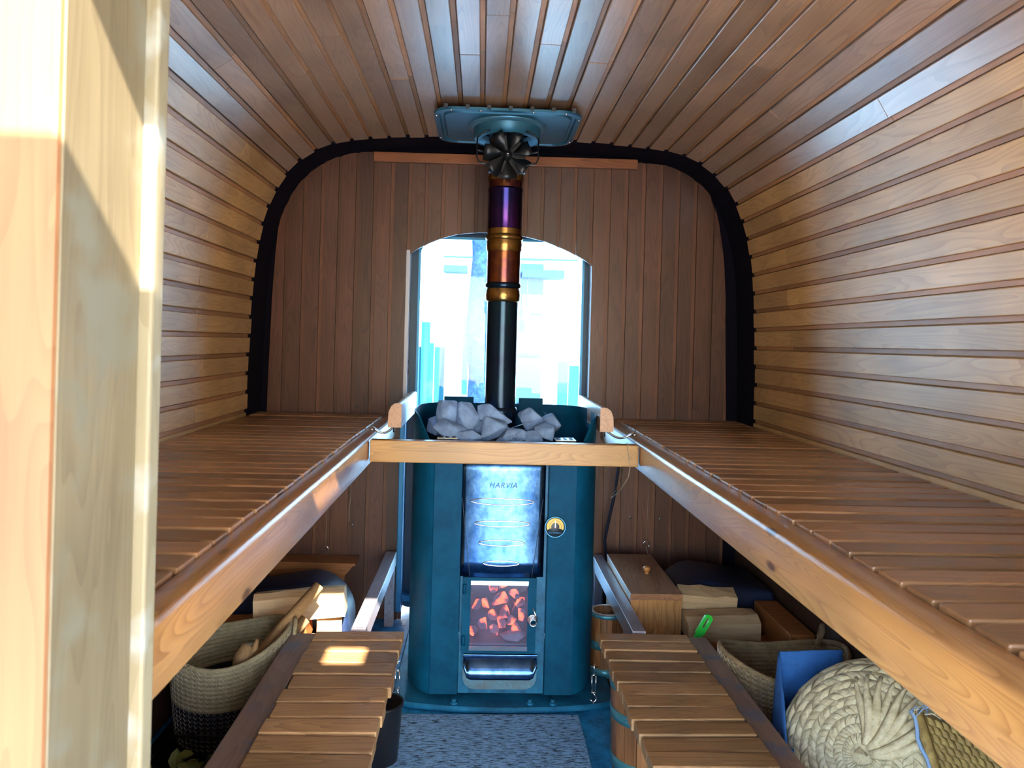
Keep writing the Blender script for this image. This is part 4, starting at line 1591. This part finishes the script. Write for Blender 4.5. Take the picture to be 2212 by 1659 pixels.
bkL = rope_basket(-.648, 2.10, .142, .178, FZ + .001, .188, 20, lambda i, n_: M_ROPE_D if i < 10 else M_ROPE,
            'pale rope basket with a navy base holding kindling, left side', lambda a: .016 * math.cos(2 * (a - .25)) + .010 * math.cos(a), .14)
tube('handle_loop', [(-.497, 2.15, .20), (-.492, 2.14, .225), (-.487, 2.12, .222), (-.487, 2.11, .19), (-.490, 2.105, .165)], .006, M_ROPE, bkL)

bkR = rope_basket(.818, 2.0, .165, .135, FZ + .001, .198, 20, lambda i, n_: M_ROPE_B,
            'brown rope basket with a leather tag, under the right bench', lambda a: .022 * math.cos(2 * a), .22)
tg = box('leather_tag', .745, .835, 1.861, 1.865, .102, .134, M_LEATHER, bkR, bev=.001, rot=(math.radians(-8), math.radians(18), math.radians(-8)))
tube('handle_loop', [(.93, 2.05, .20), (.95, 2.06, .235), (.962, 2.09, .24), (.962, 2.11, .20)], .007, M_ROPE_B, bkR)

# kindling standing in the left basket
tag(tube('kindling_stick', [(-.645, 2.02, .03), (-.60, 2.08, .11), (-.52, 2.15, .205), (-.444, 2.215, .292)], [.019, .0195, .019, .016], M_STICK, seg=6),
    'long square kindling stick leaning out of the left basket', 'firewood')
tag(tube('kindling_stick', [(-.62, 2.06, .03), (-.555, 2.12, .12), (-.475, 2.19, .205)], [.018, .019, .016], M_STICK, seg=7),
    'shorter kindling stick under the long one in the left basket', 'firewood')
stub = tag(empty('branch_stub', (-.60, 2.0, .07)), 'short bark-covered branch stub standing in the left basket', 'firewood')
tube('stem', [(-.612, 2.0, .04), (-.602, 2.0, .12), (-.590, 2.0, .175), (-.578, 2.0, .205)], [.020, .021, .024, .016], M_STICK, stub, 9)
tube('twig', [(-.585, 2.0, .18), (-.56, 2.0, .20), (-.555, 2.0, .22)], [.012, .010, .004], M_STICK, stub, 6)

# black mesh tray and birch whisk on the far left floor
ms = tag(empty('mesh_tray', (-.60, 1.80, FZ)), 'black wire mesh tray on the floor below the left basket', 'tray')
bm = bmesh.new()
for k in range(22):
    t = k / 21
    add_tube(bm, [(-.72 + .22 * t, 1.725, FZ + .10), (-.715 + .21 * t, 1.73, FZ + .002), (-.715 + .21 * t, 1.86, FZ + .002)], .0016, 4)
for k in range(7):
    z = FZ + .004 + .095 * k / 6
    add_tube(bm, [(-.72, 1.7245 + .004 * (1 - k / 6), z), (-.50, 1.7245 + .004 * (1 - k / 6), z)], .0016, 4)
stuff(from_bm('wire_mesh', bm, M_HATCH, ms))
tube('rim', [(-.72, 1.725, FZ + .10), (-.50, 1.725, FZ + .10), (-.50, 1.865, FZ + .10), (-.72, 1.865, FZ + .10)], .004, M_BLACK, ms, 6, closed=True)

tag(box('black_floor_sheet', -.8195, -.475, 1.0, 2.46, FZ + .0003, FZ + .0009, M_BLKPL), 'added thin black sheet on the floor under the left bench', 'mat')  # added black sheet covering the blue floor here
wh = tag(empty('birch_whisk', (-.66, 1.62, FZ)), 'bunch of dry olive-green birch leaves at the lower left', 'whisk')
lr = random.Random(21)
bm = bmesh.new()
pl = [(0, 0), (.010, .006), (.015, .018), (.010, .032), (0, .042), (-.010, .032), (-.015, .018), (-.010, .006)]
vv = [bm.verts.new((p[0], p[1], .006 * abs(p[0]) / .015)) for p in pl]
sp = [bm.verts.new((0, .018, -.001)), ]
for k in range(8):
    bm.faces.new((sp[0], vv[k], vv[(k + 1) % 8]))
me = bpy.data.meshes.new('leaf')
bm.to_mesh(me)
bm.free()
me.materials.append(M_LEAF)
for k in range(46):
    link('leaf', me, None, wh, (-.665 + lr.uniform(-.07, .085), 1.63 + lr.uniform(-.07, .09), FZ + .03 + lr.uniform(0, .11)), (lr.uniform(-.2, 1.3), lr.uniform(-.5, .5), lr.uniform(0, 6.28)))
for k in range(5):
    tube('twig', [(-.70 + .02 * k, 1.50, FZ + .01), (-.68 + .015 * k, 1.62, FZ + .05), (-.70 + .03 * k, 1.70, FZ + .09)], .0022, M_STICK, wh, 5)

# ---- blue felt bag, straw hat, rush bag
fb = tag(empty('felt_bag', (.78, 1.84, FZ)), 'open blue felt bag behind the straw hat', 'bag')


def cloth(name, quad, mat, parent, n=10, amp=.004, seed=0):
    """A soft panel between four corners (a, b, c, d)."""
    a, b_, c, d = [Vector(q) for q in quad]
    nn = (b_ - a).cross(d - a).normalized()
    bm = bmesh.new()
    g = []
    for i in range(n + 1):
        row_ = []
        for j in range(n + 1):
            u, v = i / n, j / n
            p = (a * (1 - u) + b_ * u) * (1 - v) + (d * (1 - u) + c * u) * v
            row_.append(bm.verts.new(p + nn * amp * noise.noise(Vector((u * 2.5, v * 2.5, seed))) * math.sin(u * math.pi) ** .5))
        g.append(row_)
    for i in range(n):
        for j in range(n):
            bm.faces.new((g[i][j], g[i + 1][j], g[i + 1][j + 1], g[i][j + 1]))
    o = from_bm(name, bm, mat, parent, smooth=True)
    md = o.modifiers.new('thick', 'SOLIDIFY')
    md.thickness = .004
    return o


cloth('back_panel', ((.705, 1.80, FZ + .004), (.905, 1.80, FZ + .004), (.875, 1.795, .290), (.725, 1.795, .285)), M_FELT, fb, seed=1)
cloth('side_panel', ((.653, 1.60, FZ + .004), (.705, 1.80, FZ + .004), (.725, 1.795, .285), (.668, 1.60, .17)), M_FELT, fb, seed=2)
cloth('front_panel', ((.653, 1.60, FZ + .004), (.86, 1.60, FZ + .004), (.85, 1.62, .10), (.668, 1.60, .16)), M_FELT, fb, seed=3)


def weave_dome(name, c, nrm, R, depth, nr, na, mat, parent, pleat=False, amp=.004):
    """Over-and-under strips on a shallow dome: every strip is its own arched patch."""
    nrm = Vector(nrm).normalized()
    ux = nrm.cross(Vector((0, 0, 1))).normalized()
    uy = ux.cross(nrm) * -1
    bm = bmesh.new()

    def P(r, a, lift):
        q = r / R
        h = depth * math.sqrt(max(0, 1 - q ** 2.6))
        rad = r
        return Vector(c) + ux * (rad * math.cos(a)) + uy * (rad * math.sin(a)) + nrm * (h + lift)

    for i in range(nr):
        r0 = R * (.10 + .90 * i / nr)
        r1 = R * (.10 + .90 * (i + 1) / nr)
        for k in range(na):
            tw = i * .5
            a0 = 2 * math.pi * (k + tw) / na
            a1 = 2 * math.pi * (k + 1 + tw) / na
            sk = 2 * math.pi / na * (.9 if i % 2 else -.9)
            over = (i + k) % 2
            g = []
            for u in (0.04, .35, .65, .96):
                rw = []
                for v in (0.04, .5, .96):
                    r_ = r0 + (r1 - r0) * u
                    a = a0 + (a1 - a0) * v + sk * u
                    lf = amp * (math.sin(u * math.pi) * (1 if over else .35)) + amp * .35 * math.sin(v * math.pi)
                    rw.append(bm.verts.new(P(r_, a, lf)))
                g.append(rw)
            for p in range(3):
                for q in range(2):
                    bm.faces.new((g[p][q], g[p + 1][q], g[p + 1][q + 1], g[p][q + 1]))
    o = from_bm(name, bm, mat, parent, smooth=True)
    bm = bmesh.new()
    ring = [[bm.verts.new(P(R * (.02 + .98 * j / 8), 2 * math.pi * k / 40, -.002)) for k in range(40)] for j in range(9)]
    for A, B in zip(ring, ring[1:]):
        for k in range(40):
            bm.faces.new((A[k], A[(k + 1) % 40], B[(k + 1) % 40], B[k]))
    from_bm('lining', bm, mat, parent, smooth=True)
    return o, P


HATA = 205
hat = tag(empty('straw_hat', (.85, 1.62, .05)), 'pale woven palm straw hat with pleated folds, lower right', 'hat')
o, P = weave_dome('weave', (.828, 1.54, .158), (-.66, -.52, .54), .205, .075, 10, 36, M_STRAW, hat, amp=.005)
stuff(o)
for k in range(9):
    a0 = math.radians(HATA + 9.5 * k)
    pts = []
    for j in range(9):
        t = j / 8
        pts.append(P(.018 + .160 * t * (1 - .02 * k), a0 + .45 * math.sin(t * 1.6) - .25, .006 + .004 * math.sin(k * 2.1)))
    tube('pleat', pts, [.004 + .006 * math.sin(math.pi * min(1, j / 8 + .1)) for j in range(9)], M_STRAW, hat, 6)
from_bm('crown_knot', hull(77, .016, .016, .012, 14), M_STRAW, hat, P(.001, 0, .004))
pts = [P(.205, 2 * math.pi * k / 48, 0) for k in range(48)]
tube('braided_edge', pts, .006, M_STRAW, hat, 6, closed=True)

rb_ = tag(empty('rush_bag', (.93, 1.45, FZ)), 'golden-brown woven rush bag with red rows in the corner', 'bag')
bm = bmesh.new()
bmr = bmesh.new()
o_ = Vector((.855, 1.44, .31))
du = Vector((.20, -.04, -.055))
dv = Vector((.02, -.11, -.20))
nv = du.cross(dv).normalized()
if nv.y > 0:
    nv = -nv
NU, NV = 15, 16
for i in range(NU):
    for j in range(NV):
        tgt = bmr if (j > 9 and (i + j) % 2 == 0) else bm
        g = []
        for u in (.03, .35, .65, .97):
            rw = []
            for v in (.05, .5, .95):
                uu = (i + u + (.5 if j % 2 else 0)) / NU
                vv_ = (j + v + .35 * u) / NV
                rw.append(tgt.verts.new(o_ + du * uu + dv * vv_ + nv * (.004 * math.sin(u * math.pi) + .002 * math.sin(v * math.pi))))
            g.append(rw)
        for p in range(3):
            for q in range(2):
                tgt.faces.new((g[p][q], g[p + 1][q], g[p + 1][q + 1], g[p][q + 1]))
stuff(from_bm('weave', bm, M_STRAW2, rb_, smooth=True))
stuff(from_bm('red_weave', bmr, M_STRAWR, rb_, smooth=True))
cloth('lining', (o_ - nv * .004, o_ + du - nv * .004, o_ + du + dv * 1.4 - nv * .004, o_ + dv * 1.4 - nv * .004), M_STRAW2, rb_, 6, .001)
tube('edge_roll', [o_ + dv * t + nv * .004 - du * .02 for t in (0, .25, .5, .75, 1)], .011, M_STRAW2, rb_, 8)
tube('blue_cord', [o_ + dv * t + nv * .008 - du * .085 + Vector((.004 * math.sin(t * 20), 0, 0)) for t in [k / 14 for k in range(15)]], .004, M_BLUECORD, rb_, 6)
cr = random.Random(4)
for k in range(16):
    st_ = o_ - du * .06 + nv * .008 + Vector((cr.uniform(-.01, .05), cr.uniform(-.01, .01), cr.uniform(-.012, .01)))
    en = st_ + Vector((cr.uniform(-.025, .03), cr.uniform(-.012, .004), cr.uniform(-.005, .022)))
    tube('frayed_end', [st_, (st_ + en) / 2 + Vector((0, 0, .006)), en], .0012, M_BLUECORD if k % 3 else M_STRAW, rb_, 4)

# ledger boards on the right wall under the bench
lb = tag(empty('under_bench_board', (.95, 1.9, .1)), 'dark stained board along the right wall under the bench', 'board')
box('board', .905, .978, 2.165, 2.46, FZ + .001, .185, M_SHELF, lb, bev=.003)
